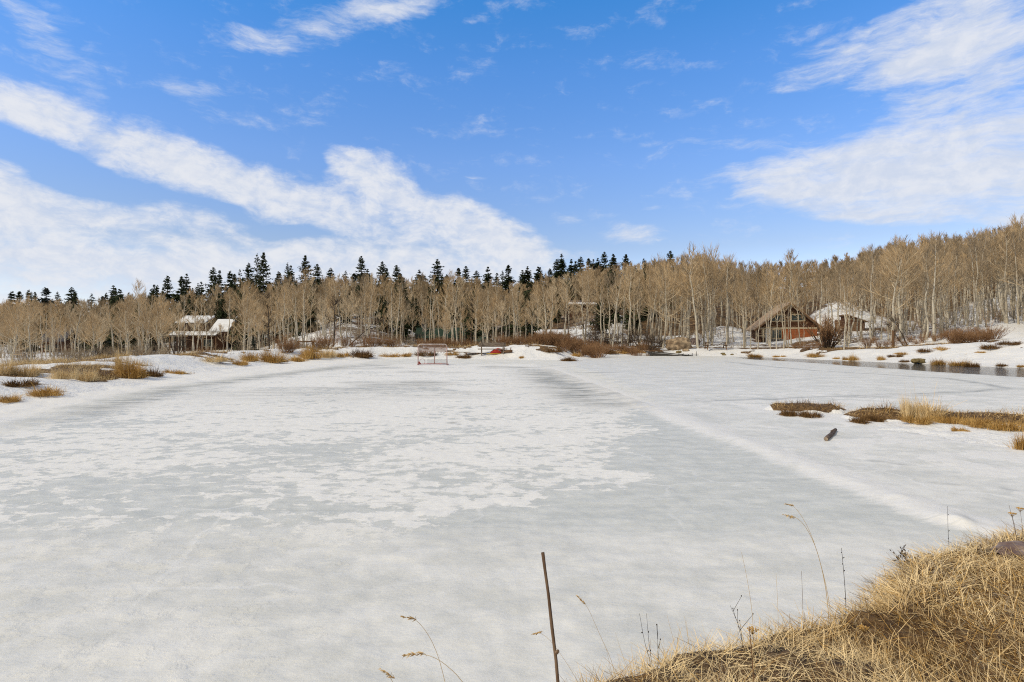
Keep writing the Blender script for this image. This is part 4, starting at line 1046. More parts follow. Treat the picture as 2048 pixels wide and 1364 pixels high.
SKY_P = [-300, 0, 60, 150, 300, 350, 420, 500, 600, 700, 800, 870, 950, 1000, 1060, 1130, 1200, 1260, 1300, 1350, 1400, 1450, 1500, 1560, 1600, 1650, 1700, 1750, 1800, 1850, 1900, 1950, 2000, 2048, 2300]
SKY_Y = [600, 603, 594, 596, 582, 586, 572, 566, 560, 556, 562, 558, 560, 574, 570, 556, 544, 533, 529, 524, 514, 524, 535, 531, 531, 528, 512, 506, 487, 484, 480, 474, 464, 450, 430]
def skyline(px): return np.interp(px, SKY_P, SKY_Y)

PADS = [(ob.location.x, ob.location.y) for ob in (cab, sh, lh, gh, sg, oh, bh, dh, fl, kh)]
PADR = [8.5, 3.2, 9, 7.5, 4, 7, 6, 4, 4.5, 3.5]
VIEW = [(1500, 1640, 46, 76, .14), (335, 480, 36, 100, .12), (835, 940, 46, 104, .39), (950, 1000, 40, 92, .6), (1060, 1190, 40, 96, .6), (80, 122, 30, 96, .38), (655, 790, 55, 95, 1.0), (1640, 1735, 55, 90, .5),
        (1400, 1460, 40, 66, .3), (1330, 1392, 40, 64, .0), (1900, 2048, 40, 60, .0)]

HERO = [  # px, base py, top py, distance, kind, label
    (607, 697, 541, 56, 'slim', 'tallest white-stemmed aspen left of the hockey goal, standing beside the timber frame', 1.0),
    (1325, 698, 538, 65, 'broad', 'pale aspen with wide forked crown just left of the huge boulder', .85),
    (1379, 690, 504, 67, 'slim', 'tall leaning aspen behind the huge boulder, its crown highest of that clump', 1.25),
    (1396, 697, 516, 64, 'slim', 'stout pale aspen between the boulder and the picnic table', 1.3),
    (1408, 690, 524, 68, 'broad', 'broad aspen right behind the left end of the picnic table', .8),
    (1423, 691, 508, 68, 'broad', 'big aspen over the middle of the picnic table', .8),
    (1582, 672, 508, 86, 'slim', 'tall twin aspen rising behind the cabin ridge, left stem', 1.2),
    (1590, 672, 512, 87, 'slim', 'tall twin aspen rising behind the cabin ridge, right stem', 1.2),
    (1847, 680, 556, 60, 'broad', 'wide-crowned bright aspen on the right above the brown bank', 1.25),
    (1777, 688, 566, 58, 'broad', 'white-stemmed aspen left of the wooden post on the right', .9),
    (1935, 672, 520, 66, 'broad', 'white-barked aspen over the red brush on the right bank', .75),
    (1972, 676, 528, 62, 'slim', 'slim pale aspen just right of the red brush', 1.1),
    (2012, 660, 500, 66, 'slim', 'tall white aspen nearest the right edge of the photo', 1.2),
    (1688, 712, 560, 52, 'slim', 'front aspen of the slender group right of the dark willow', 1.0),
    (1697, 704, 572, 55, 'slim', 'rear aspen of the slender group right of the dark willow', 1.0),
    (1515, 704, 590, 59, 'thin', 'thin aspen at the left corner of the log cabin', .9),
    (1541, 705, 596, 59, 'thin', 'thin crooked aspen before the white cabin door', .9),
    (1554, 705, 585, 58, 'thin', 'thin aspen in front of the cabin window', .8),
    (1567, 704, 566, 58, 'thin', 'thick pale birch-like aspen in front of the middle of the cabin', 1.1),
    (1577, 704, 590, 58.5, 'thin', 'leaning aspen in front of the cabin plank wall', .9),
    (1501, 704, 600, 60, 'thin', 'young aspen left of the cabin porch', .9),
    (1608, 702, 620, 58, 'thin', 'small sapling before the red-brown cabin wall', .7),
    (283, 716, 568, 48, 'slim', 'tall pale aspen standing left of the brown house', 1.0),
    (330, 716, 604, 46, 'sapl', 'full golden-crowned aspen beside the brown house', 1.1),
    (62, 735, 604, 30, 'broad', 'broad pale aspen above the grass at far left', .9),
    (20, 738, 608, 31, 'sapl', 'spreading young aspen at the left edge', 1.2),
    (148, 728, 600, 38, 'slim', 'pale aspen right of the dark cottage', 1.0),
    (494, 706, 572, 56, 'slim', 'slim aspen just right of the brown house', 1.0),
    (888, 680, 556, 84, 'slim', 'pale aspen above the green roof, left of its middle', 1.1),
    (913, 682, 548, 84, 'slim', 'tall pale aspen above the right end of the green roof', 1.1),
    (976, 692, 572, 66, 'broad', 'aspen with open crown standing over the small green gable', .85),
    (993, 694, 566, 64, 'slim', 'straight aspen right of the small green gable', 1.0),
    (1172, 690, 540, 84, 'broad', 'bright fan-shaped aspen above the orange-door house', .8),
    (1225, 700, 552, 63, 'slim', 'white aspen at the right end of the red brush', 1.0),
    (783, 697, 562, 60, 'slim', 'white aspen standing left of the hockey goal', 1.0),
    (740, 697, 560, 62, 'slim', 'slim aspen right of the leaning dead trunk', 1.0)]
THIN = [mk_aspen(210 + i, 10, 'bark', n1=15, n2=4, n3=3, cs=.46, spread=.15, up=(18, 60), thick=.0105, stubs=9) for i in range(5)]
KINDS = {'thin': THIN, 'slim': SLIM, 'sapl': SAPL, 'broad': BROAD}
taken = []
for i, (px, pb, ptop, D, kind, lab, sxy) in enumerate(HERO):
    x = (px - CX) / F * D; z = zat(x, D); H_ = EYE + (CY - ptop) / F * D - z
    t, c, h0 = KINDS[kind][i % len(KINDS[kind])]
    tree_obj('aspen_tree', t, c, (x, D, z), random.random() * 6.28, H_ / h0, lab, 'tree', 'bare aspens with a place of their own', sxy)
    taken.append((x, D))

ZONES = [(-60, 130, 'slender bare aspen in the pale thicket at far left'), (130, 340, 'bare aspen in the thicket between the dark cottage and the brown house'),
         (340, 520, 'bare aspen crowding the brown house'), (520, 690, 'bare aspen on the snowy slope left of the leaning dead trunk'),
         (690, 830, 'bare aspen on the snowy slope between the dead trunk and the green roof'), (830, 1010, 'bare aspen around the green-roofed house'),
         (1010, 1130, 'bare aspen behind the red brush near the orange door'), (1130, 1290, 'bare aspen on the slope right of the orange-door house'),
         (1290, 1490, 'tall bare aspen in the stand behind the boulder'), (1490, 1650, 'tall bare aspen in the grey wood around the cabin'),
         (1650, 1800, 'tall bare aspen in the wood right of the dark willow'), (1800, 1930, 'tall bare aspen on the slope left of the red brush'), (1930, 2140, 'tall bare aspen on the steep slope at right edge')]
rng = np.random.default_rng(5)
cand = []
N = 36000
cpx = rng.uniform(-420, 2480, N)
cD = np.sqrt(rng.uniform(26 ** 2, 1.0 * 185 ** 2, N))
front = rng.random(N) < .35
cD = np.where(front, rng.uniform(26, 75, N), cD)
cx = (cpx - CX) / F * cD
dist_, ins_ = polydist(cx, cD, POND, True)
dz = terrain(cx, cD)
grid = {}
def ok_space(x, y, r):
    gx0, gy0 = int(x // 3), int(y // 3)
    for a in (-1, 0, 1):
        for b_ in (-1, 0, 1):
            for (u, v) in grid.get((gx0 + a, gy0 + b_), ()):
                if (u - x) ** 2 + (v - y) ** 2 < r * r: return False
    return True
for x, y in taken: grid.setdefault((int(x // 3), int(y // 3)), []).append((x, y))
clump = fbm(cx, cD, 9, 3, 77)
for i in range(N):
    px, D, x = cpx[i], cD[i], cx[i]
    dmin = np.interp(px, [0, 400, 700, 1000, 1250, 1350, 1500, 1750, 2048], [9.5, 9.5, 9, 9, 6, 7, 8, 11, 19])
    if ins_[i] or dist_[i] < dmin: continue
    if any((x - a) ** 2 + (D - b_) ** 2 < r * r for (a, b_), r in zip(PADS, PADR)): continue
    keep = 1.0
    for a, b_, d0, d1, k in VIEW:
        if a - 8 < px < b_ + 8 and d0 < D < d1: keep *= k
    if px < 1300 and clump[i] < -.18: keep *= .45
    if 500 < px < 830 and 50 < D < 100: keep *= .8
    if rng.random() > keep: continue
    dens = 3.3 if px < 340 else 2.9 if px < 1250 else 2.2
    if not ok_space(x, D, dens * (.75 if D < 75 else 1.05)): continue
    lim = skyline(px) + (rng.random() ** 1.2) * (84 if px < 560 else 80 if px < 1280 else 50) - 4 + (12 if px < 340 else 8 if px < 520 else 0)
    Hl = EYE + (CY - lim) / F * D - dz[i]
    Hr = rng.uniform(8.0, 12.5) if px < 1250 else rng.uniform(9.5, 14.5)
    if D < 48 and px < 700: Hr = rng.uniform(4, 8)
    if Hl < 3.2: continue
    if D > 120 and Hl < 5: continue
    cand.append((x, D, dz[i], min(Hl, Hr), px, rng.random(), rng.random()))
    grid.setdefault((int(x // 3), int(D // 3)), []).append((x, D))
    if len(cand) >= 2600: break
cand.sort(key=lambda c: -(c[3] + 2) / c[1])
near = [c for c in cand if -25 < c[4] < 2075][:262]
ns = set(id(c) for c in near)
far = [c for c in cand if id(c) not in ns]
for c in near:
    x, D, z, H_, px, r1, r2 = c
    if any(a < px < b_ and d0 < D < d1 and k < .4 for a, b_, d0, d1, k in VIEW): V_ = THIN
    elif H_ < 5.6: V_ = SAPL
    elif r1 < (.6 if px > 1290 else .16): V_ = DARKER
    elif r1 > .9: V_ = BROAD
    else: V_ = SLIM
    t, cr_, h0 = V_[int(r2 * len(V_)) % len(V_)]
    lab = next((l for a, b_, l in ZONES if a <= px < b_), ZONES[-1][2])
    if H_ < 5.6: lab = lab.replace('tall bare', 'young bare').replace('slender bare', 'young bare').replace('bare aspen', 'bare aspen sapling')
    tree_obj('aspen_tree', t, cr_, (x, D, z), r1 * 37.0, H_ / h0, lab, 'tree', lab + 's', .85 + .4 * r2 * (1 if V_ is not BROAD else .4))

LODS = []
for i in range(7):
    t, c = gen_aspen(300 + i, 10, n1=24, n2=6, n3=4, cs=.40 + .03 * (i % 3), spread=.22 + .02 * (i % 3), up=(20, 64), thick=.0105, lod=1, stubs=0)
    tv, tq, _ = t.arrays(); v, q, mi = c.arrays()
    LODS.append((np.concatenate([tv, v]), np.concatenate([tq, q + len(tv)]), np.concatenate([np.zeros(len(tq), int), mi + 1])))
Vs, Qs, Ms, n0 = [], [], [], 0
for c in far:
    x, D, z, H_, px, r1, r2 = c
    v, q, mi = LODS[int(r2 * 1000) % len(LODS)]
    s = H_ / 10; a = r1 * 37; ca_, sa_ = math.cos(a), math.sin(a); w_ = s * (.9 + .3 * r2)
    Vs.append(np.stack([(v[:, 0] * ca_ - v[:, 1] * sa_) * w_ + x, (v[:, 0] * sa_ + v[:, 1] * ca_) * w_ + D, v[:, 2] * s + z], 1))
    Qs.append(q + n0); n0 += len(v)
    tw = [2, 3, 4][int(r1 * 3)] if px < 1290 else [3, 4, 5, 5][int(r1 * 4)]
    Ms.append(np.where(mi == 2, tw, mi))
wood = np_mesh('aspen_wood', np.concatenate(Vs), Q=np.concatenate(Qs), mats=[M['bark'], M['limb'], M['twig_pale'], M['twig'], M['twig_brown'], M['twig_grey']], midx=np.concatenate(Ms))
tag(link('aspen_wood', wood), 'mass of bare grey-brown aspens covering the slopes behind', 'wood', kind='stuff')
print('aspens', len(near), 'far', len(far))

# spruces on the skyline
def mk_spruce(seed, H, R, mats=('needles', 'sprucebark'), **kw):
    t, c = gen_spruce(seed, H, R, **kw)
    return (t.mesh('spruce_trunk', [M['sprucebark']], True), c.mesh('spruce_crown', [M[m_] for m_ in mats]), H, R)
SPR = [mk_spruce(400 + i, 14, 1.75 + .2 * (i % 3), n=210, gaps=.10 + .05 * (i % 3)) for i in range(6)]
SPRW = [mk_spruce(420 + i, 14, 2.7, n=210, gaps=.14) for i in range(4)]
SPRT = [mk_spruce(440 + i, 14, 2.0, n=130, gaps=.35, sparse=.75) for i in range(3)]
SPRG = [mk_spruce(450 + i, 14, 2.3, ('needles_grey', 'sprucebark'), n=210, gaps=.1) for i in range(2)]
CON = [(28, 583, 'n'), (43, 583, 'n'), (65, 585, 't'), (94, 575, 'g'), (114, 584, 't'), (142, 574, 'w'), (183, 587, 't'), (203, 592, 'n'), (230, 571, 'n'), (244, 580, 'n'), (259, 585, 't'), (307, 569, 'n'), (336, 552, 'w'), (362, 553, 'n'), (373, 547, 'n'), (396, 566, 't'),
       (426, 535, 'w'), (437, 541, 'n'), (463, 542, 'n'), (472, 548, 'n'), (484, 540, 't'), (500, 526, 'w'), (514, 508, 't'), (525, 504, 'w'), (555, 543, 'n'), (576, 526, 't'), (585, 531, 'n'), (610, 510, 'w'), (632, 528, 'w'), (662, 536, 'w'), (692, 541, 't'), (709, 547, 'n'), (721, 512, 'w'), (733, 538, 'n'),
       (765, 522, 'w'), (774, 538, 'n'), (793, 530, 'w'), (803, 547, 'n'), (827, 560, 'n'), (840, 540, 'n'), (849, 551, 'n'), (872, 518, 'W'), (891, 549, 'n'), (914, 536, 'n'), (934, 532, 'w'), (951, 541, 'w'), (977, 533, 'n'), (990, 546, 'n'), (1005, 541, 't'), (1019, 530, 'n'), (1042, 540, 'n'), (1053, 533, 'n'),
       (1075, 533, 'n'), (1082, 535, 'n'), (1090, 547, 't'), (1100, 537, 'n'), (1114, 519, 'w'), (1125, 508, 'n'), (1143, 518, 'n'), (1152, 522, 'n'), (1161, 514, 'w'), (1175, 517, 'n'), (1188, 518, 'n'), (1195, 516, 'n'), (1207, 504, 'w'), (1223, 508, 'n'), (1231, 512, 'n'), (1250, 508, 'w'), (1260, 528, 'n'), (1269, 531, 'n'),
       (1287, 517, 't'), (1314, 517, 't'), (1338, 502, 'w')]
CZ = [(0, 150, 'on the skyline above the dark cottage'), (150, 320, 'on the skyline between dark cottage and brown house'), (320, 450, 'rising behind the brown house'), (450, 560, 'on the skyline just right of the brown house'),
      (560, 680, 'on the skyline above the timber frame'), (680, 815, 'on the skyline above the leaning dead trunk'), (815, 925, 'on the skyline over the goal and green roof'), (925, 1030, 'on the skyline above the bench'),
      (1030, 1130, 'on the skyline above the orange door'), (1130, 1200, 'on the rising skyline right of the orange door'), (1200, 1280, 'on the hilltop left of the lone spruce'), (1280, 1330, 'beside the lone dark spruce'), (1330, 1400, '')]
ORD = ['first', 'second', 'third', 'fourth', 'fifth', 'sixth', 'seventh', 'eighth', 'ninth', 'tenth', 'eleventh', 'twelfth']
cnt = {}
for i, (px, py, kd) in enumerate(CON):
    D = (146 + 22 * ((i * 0.618) % 1)) if px < 1090 else (176 + 26 * ((i * .618) % 1))
    if px < 300: D = 128 + 30 * ((i * .618) % 1)
    if px == 1338: D = 128
    x = (px - CX) / F * D; z = zat(x, D); H_ = EYE + (CY - py) / F * D - z
    lst = {'n': SPR, 'w': SPRW, 'W': SPRW, 't': SPRT, 'g': SPRG}[kd]
    t, c, h0, R0 = lst[i % len(lst)]
    zi = next(k for k, q in enumerate(CZ) if q[0] <= px < q[1]); cnt[zi] = cnt.get(zi, 0) + 1
    look = {'n': 'narrow dark spruce', 'w': 'full dark spruce', 'W': 'broad dark spruce', 't': 'thin ragged spruce', 'g': 'bushy grey-green spruce'}[kd]
    lab = 'lone dark spruce standing highest above the boulder aspens' if px == 1338 else '%s %s, %s from left' % (look, CZ[zi][2], ORD[cnt[zi] - 1])
    want = {'n': 3.5, 'w': 4.6, 'W': 5.4, 't': 3.4, 'g': 5.0}[kd] * (D / 150) ** .6 / R0
    tree_obj('spruce_tree', t, c, (x, D, z), i * 1.7, H_ / h0, lab, 'tree', 'dark spruces along the skyline', want / (H_ / h0))
# a second dark rank behind, glimpsed between trunks
for k in range(190):
    px = 60 + (k * 0.6180339 % 1) * 1240; D = 86 + 80 * ((k * .37) % 1); x = (px - CX) / F * D; z = zat(x, D)
    top = skyline(px) - 14 + 62 * ((k * .731) % 1); H_ = EYE + (CY - top) / F * D - z
    if H_ < 5 or any((x - a) ** 2 + (D - b_) ** 2 < (q * .9) ** 2 for (a, b_), q in zip(PADS, PADR)) or any(a < px < b_ and d0 < D < d1 for a, b_, d0, d1, _ in VIEW): continue
    H_ = min(H_, 17); t, c, h0, R0 = SPR[k % 6]
    tree_obj('spruce_tree', t, c, (x, D, z), k * 2.1, H_ / h0, 'dark spruce half hidden behind the bare aspen crowns', 'tree', 'spruces half hidden by the aspens', 1.35)
for px, py, h_, D, lab in ((507, 706, 34, 58, 'small bluish spruce among trunks right of the brown house'), (1060, 690, 36, 62, 'small dark spruce left of the orange door')):
    x = (px - CX) / F * D; z = zat(x, D); t, c, h0, R0 = SPRG[0]
    Hs = h_ / F * D + (EYE - (py - CY) / F * D - z)
    tree_obj('spruce_tree', t, c, (x, D, z), 1.0, Hs / h0, lab, 'tree', 'two small spruces among the aspens', 1.5)

# dead and dark trees
def dead_tree(seed, px, py, D, ptop, lean_px, label, thick=.016, branches=16, cs=.25, spread=.2):
    x = (px - CX) / F * D; z = zat(x, D); H_ = EYE + (CY - ptop) / F * D - z
    t, c = gen_aspen(seed, H_, n1=branches, n2=4, n3=3, cs=cs, spread=spread, up=(-5, 40), thick=thick, stubs=6)
    sh_ = lean_px / F * D / H_
    for A in (t, c):
        for V_ in A.V: V_[:, 0] += V_[:, 2] * sh_
    o = empty('dead_tree', (x, D, z), 0, label, 'tree')
    link('trunk', t.mesh('dead_trunk', [M['deadbark']], True), o); link('crown', c.mesh('dead_branches', [M['deadbark'], M['twig_dark']]), o)
dead_tree(501, 541, 700, 57, 588, -4, 'straight dark bare trunk left of the tallest white aspen', .013, 22, .2, .10)
dead_tree(502, 666, 702, 56, 598, 12, 'crooked dark bare tree right of the tallest white aspen', .019, 18, .4, .24)
dead_tree(503, 697, 702, 54, 640, 62, 'thick dead trunk leaning steeply to the right on the white slope', .032, 8, .55, .3)
dead_tree(504, 1139, 690, 66, 606, -8, 'dark dead trunk behind the red brush', .017, 16, .3, .18)
dead_tree(505, 1006, 690, 70, 628, 1, 'short dark dead trunk right of the bench', .022, 8, .5, .12)
dead_tree(506, 1191, 694, 62, 628, -2, 'thin dark snag right of the orange-door house', .015, 12, .3, .2)
dead_tree(507, 1202, 700, 60, 652, -42, 'dark fallen trunk leaning left behind the red brush', .03, 6, .5, .25)
dead_tree(508, 1815, 688, 52, 640, -24, 'dark dead trunk leaning left by the wooden post, taller one', .03, 6, .5, .25)
dead_tree(509, 1806, 690, 51, 652, -26, 'dark dead trunk leaning left by the wooden post, shorter one', .03, 5, .5, .2)
dead_tree(510, 944, 690, 70, 600, 2, 'thin dark bare tree over the right end of the green roof', .012, 16, .3, .12)

# ------------------------------------------------------------------ shrubs
def shrub_obj(name, mesh, x, y, z, rz, s, sz, label, group, cat='shrub'):
    o = empty(name, (x, y, z), rz, label, cat, group); o.scale = (s, s, sz)
    link('branches', mesh, o); return o
wx, wy, wz = at(1655, 705, 56); wz = zat(wx, wy)
Hw = EYE - (632 - CY) / F * 56 - wz
A = gen_shrub(601, Hw, 1.75, 44, 9, 5, .05, lift=.30)
o = empty('willow_shrub', (wx, wy, wz), 0, 'big dark many-stemmed willow with reddish twigs right of the cabin', 'shrub')
link('branches', A.mesh('willow_branches', [M['twig_dark'], M['twig_red']]), o)
RB = [gen_shrub(610 + i, 1.3, .85, 60, 6, 3, .010, lift=.2).mesh('brush', [M['twig_red'], M['twig_red']]) for i in range(4)]
GB = [gen_shrub(620 + i, 1.2, .8, 40, 6, 3, .011, lift=.25).mesh('brush', [M['twig_grey'], M['twig_grey']]) for i in range(3)]
DB = [gen_shrub(630 + i, 1.6, 1.0, 26, 6, 4, .014, lift=.2).mesh('brush', [M['twig_dark'], M['twig_dark']]) for i in range(3)]
def brush_row(pxs, D0, D1, hs, meshes, label, group, seed):
    r = np.random.default_rng(seed)
    for i, px in enumerate(pxs):
        D = r.uniform(D0, D1); x = (px - CX) / F * D; z = zat(x, D); h_ = r.uniform(*hs)
        shrub_obj('brush_shrub', meshes[i % len(meshes)], x, D, z, r.random() * 6.28, h_ / 1.3 * r.uniform(.9, 1.3), h_ / 1.3, label, group)
brush_row(np.linspace(1004, 1075, 9), 51, 55, (.8, 1.15), RB, 'low red-brown willow brush on the bank right of the bench', 'red brush right of the bench', 1)
brush_row(np.linspace(1078, 1200, 18), 50, 56, (1.1, 1.7), RB, 'dense red-brown willow brush on the snowy knoll below the orange-door house', 'red brush on the knoll', 2)
brush_row(np.linspace(1212, 1300, 8), 58, 63, (.8, 1.3), RB, 'sparse rusty brush left of the boulder', 'rusty brush left of the boulder', 3)
brush_row(np.linspace(838, 950, 12), 54, 58, (.6, 1.2), RB, 'low rusty brush on the bank behind the hockey goal', 'rusty brush behind the goal', 4)
brush_row([690, 705, 730, 745, 760, 775, 785], 51, 55, (.6, 1.2), RB, 'rusty brush on the bank below the leaning dead trunk', 'rusty brush below the dead trunk', 5)
brush_row([405, 412, 420, 572, 580, 640, 655], 44, 50, (.9, 1.5), RB, 'reddish bush on the left bank between the grass tussocks', 'reddish bushes on the left bank', 6)
brush_row(np.linspace(1905, 1985, 11), 44, 48, (.9, 1.35), RB, 'dense red brush at the top of the right bank', 'red brush on the right bank', 7)
brush_row(np.linspace(1735, 1895, 14), 50, 56, (.5, 1.0), RB, 'low rusty brush in front of the aspens on the right', 'rusty brush on the right', 8)
brush_row(np.linspace(1590, 1640, 5), 54, 57, (.4, .8), RB, 'short rusty brush in front of the cabin', 'rusty brush before the cabin', 9)
brush_row(np.linspace(10, 330, 12), 28, 42, (.5, 1.1), GB, 'grey-brown bare shrub behind the left grassy bank', 'grey shrubs behind the left bank', 10)
brush_row(np.linspace(190, 350, 9), 38, 50, (1.0, 1.7), DB, 'dark tangled shrub under the aspens left of the brown house', 'dark shrubs left of the brown house', 11)
brush_row(np.linspace(1190, 1320, 8), 62, 72, (1.2, 2.0), DB, 'dark tangled shrub under the aspens left of the boulder', 'dark shrubs left of the boulder', 12)

# loose undergrowth no one could count
r = np.random.default_rng(9)
US = [gen_shrub(640 + i, 1.5, .8, 9, 5, 2, .012, lift=.25).arrays() for i in range(6)]
Vs, Qs, Ms, n0 = [], [], [], 0
for k in range(2600):
    px = r.uniform(-150, 2200); D = r.uniform(30, 130) if px < 900 else r.uniform(56, 140)
    x = (px - CX) / F * D
    dd, ii = polydist(np.array([x]), np.array([D]), POND, True)
    dm = 9 if px < 1300 else np.interp(px, [1300, 1750, 2048], [7, 12, 20])
    if ii[0] or dd[0] < dm: continue
    if any((x - a) ** 2 + (D - b_) ** 2 < (q * .8) ** 2 for (a, b_), q in zip(PADS, PADR)): continue
    if any(a < px < b_ and d0 < D < d1 and k_ < 1 and r.random() > k_ for a, b_, d0, d1, k_ in VIEW): continue
    if px < 340 and r.random() < .6: continue
    v, q, mi = US[k % 6]; s = r.uniform(.5, 1.25); a = r.random() * 6.28; z = zat(x, D)
    Vs.append(np.stack([(v[:, 0] * math.cos(a) - v[:, 1] * math.sin(a)) * s + x, (v[:, 0] * math.sin(a) + v[:, 1] * math.cos(a)) * s + D, v[:, 2] * s * r.uniform(.8, 1.3) + z], 1))
    Qs.append(q + n0); Ms.append(np.full(len(q), [0, 0, 1, 0, 2][k % 5])); n0 += len(v)
tag(link('undergrowth', np_mesh('undergrowth', np.concatenate(Vs), Q=np.concatenate(Qs), mats=[M['twig_grey'], M['twig_dark'], M['twig_red']], midx=np.concatenate(Ms))),
    'thin bare undergrowth on the forest floor under the aspens', 'undergrowth', kind='stuff')

# ------------------------------------------------------------------ grass
def grass_stuff(name, pts_fn, mats, label, seed):
    V, Q, Mi, n0 = [], [], [], 0
    for (v, q), mi in pts_fn(np.random.default_rng(seed)):
        V.append(v); Q.append(q + n0); Mi.append(np.broadcast_to(np.asarray(mi), (len(q),))); n0 += len(v)
    o = link(name, np_mesh(name, np.concatenate(V), Q=np.concatenate(Q), mats=mats, midx=np.concatenate(Mi)))
    return tag(o, label, 'grass', kind='stuff')

def bank_grass(r):
    N = 420000
    x = r.uniform(-2.2, 6.4, N); y = r.uniform(.1, 5.2, N)
    d, ins = polydist(x, y, POND, True)
    near_ = np.hypot(x, y) < 7.5
    vis = (y > 1.2) & (x > -.25 * y) & (np.abs(x) < 1.15 * y + .5)
    p = np.where(vis, 1.0, .10)
    ok = (~ins | (d < .07)) & near_ & (r.random(N) < p)
    x, y, d, ins = x[ok], y[ok], d[ok], ins[ok]
    z = terrain(x, y)
    thick = sstep(-.28, .25, fbm(x, y, .55, 3, 81) + .35 * fbm(x, y, .16, 2, 82) + .45 * np.exp(-(d / .25) ** 2) + .22)
    bare = np.exp(-((y - (3.62 - .12 * (x - 2.6))) / .16) ** 2) * (x > 1.9)            # trampled, darker strip
    thick = np.clip(thick - .55 * bare, 0, 1)
    ok = r.random(len(x)) < .42 + .58 * thick
    x, y, z, d = x[ok], y[ok], z[ok], d[ok]; thick = thick[ok]; n = len(x)
    kind = r.random(n)
    comb = 1.2 + 1.6 * fbm(x, y, .9, 2, 83) + r.normal(size=n) * 1.5
    base = np.stack([x, y, z - .01], 1)
    flat = kind < .77
    h = np.where(flat, r.uniform(.06, .17, n), r.uniform(.03, .105, n) * (.4 + .9 * thick))
    w = r.uniform(.0008, .0016, n) * np.clip(np.hypot(x, y) / 2.3, 1, 1.6)
    pal = 1.4 * fbm(x, y, .6, 3, 85) + .5 * r.normal(size=n)
    mi = np.where(pal > -.18, 0, np.where(pal > -.52, 1, 2))
    mi = np.where((r.random(n) > thick + .35), 2, mi)
    mi = np.where(flat & (r.random(n) < .08 + .3 * sstep(.1, .4, fbm(x, y, .4, 3, 87))), 3, mi)
    mi = np.where(~flat & (r.random(n) < .6), 0, mi)
    out = []
    for sel, lean, droop in ((flat, (1.28, .22), .12), (~flat, .8, .9)):
        b = blades(base[sel], h[sel], r, lean, w[sel], 4, comb[sel], droop)
        out.append((b, np.repeat(mi[sel], 3)))
    # fringe hanging over the edge onto the ice
    return out
grass_stuff('bank_grass', bank_grass, [M['straw'], M['straw_gold'], M['straw_brown'], M['straw_grey']], 'matted dry straw grass on the near bank', 21)

def berm_grass(r):
    out = []
    for lo, hi, N, pmin, pmax, hr, wr in ((13, 34, 120000, -80, 620, (.10, .32), .0042), (34, 60, 60000, 380, 1300, (.14, .42), .008), (36, 60, 40000, 1280, 2120, (.12, .34), .008)):
        px = r.uniform(pmin, pmax, N); D = np.sqrt(r.uniform(lo * lo, hi * hi, N)); x = (px - CX) / F * D
        z, d, m = terrain(x, D, True)
        clump = fbm(x, D, 1.1, 4, 91)
        ok = (m > .45) & (d > .4) & (d < 13) & (r.random(N) < sstep(-.35, .25, clump) * .95 + .05)
        x, y, z, cl = x[ok], D[ok], z[ok], clump[ok]; n = len(x)
        h = r.uniform(hr[0], hr[1], n) * (.45 + .9 * sstep(-.2, .5, cl))
        pal = fbm(x, y, 2.4, 3, 92) + .35 * r.normal(size=n) + (.30 if hi < 40 else .05)
        mi = np.where(pal > .02, 0, np.where(pal > -.38, 1, 2))
        b = blades(np.stack([x, y, z - .02], 1), h, r, .5, r.uniform(.6, 1.3, n) * wr, 3, None, .8)
        out.append((b, np.repeat(mi, 2)))
    return out
grass_stuff('dry_grass', berm_grass, [M['straw'], M['straw_gold'], M['straw_brown']], 'dry straw grass along the crest of the snowy banks', 22)

def island_grass(r):
    N = 60000
    out = []
    x = r.uniform(5.4, 15, N); y = r.uniform(7.5, 13, N)
    z, d, m = terrain(x, y, True)
    ok = (m > .5) & (z > .02)
    x, y, z = x[ok], y[ok], z[ok]; n = len(x)
    h = r.uniform(.05, .20, n) * (.6 + .7 * sstep(-.2, .4, fbm(x, y, .6, 3, 95)))
    pal = fbm(x, y, .8, 3, 96) + .35 * r.normal(size=n)
    mi = np.where(pal > .12, 0, np.where(pal > -.38, 1, 2))
    out.append((blades(np.stack([x, y, z - .01], 1), h, r, .75, r.uniform(.0016, .0034, n), 4, None, .8), np.repeat(mi, 3)))
    return out
grass_stuff('island_grass', island_grass, [M['straw'], M['straw_gold'], M['straw_brown']], 'short brown grass on the low spit in the ice', 23)

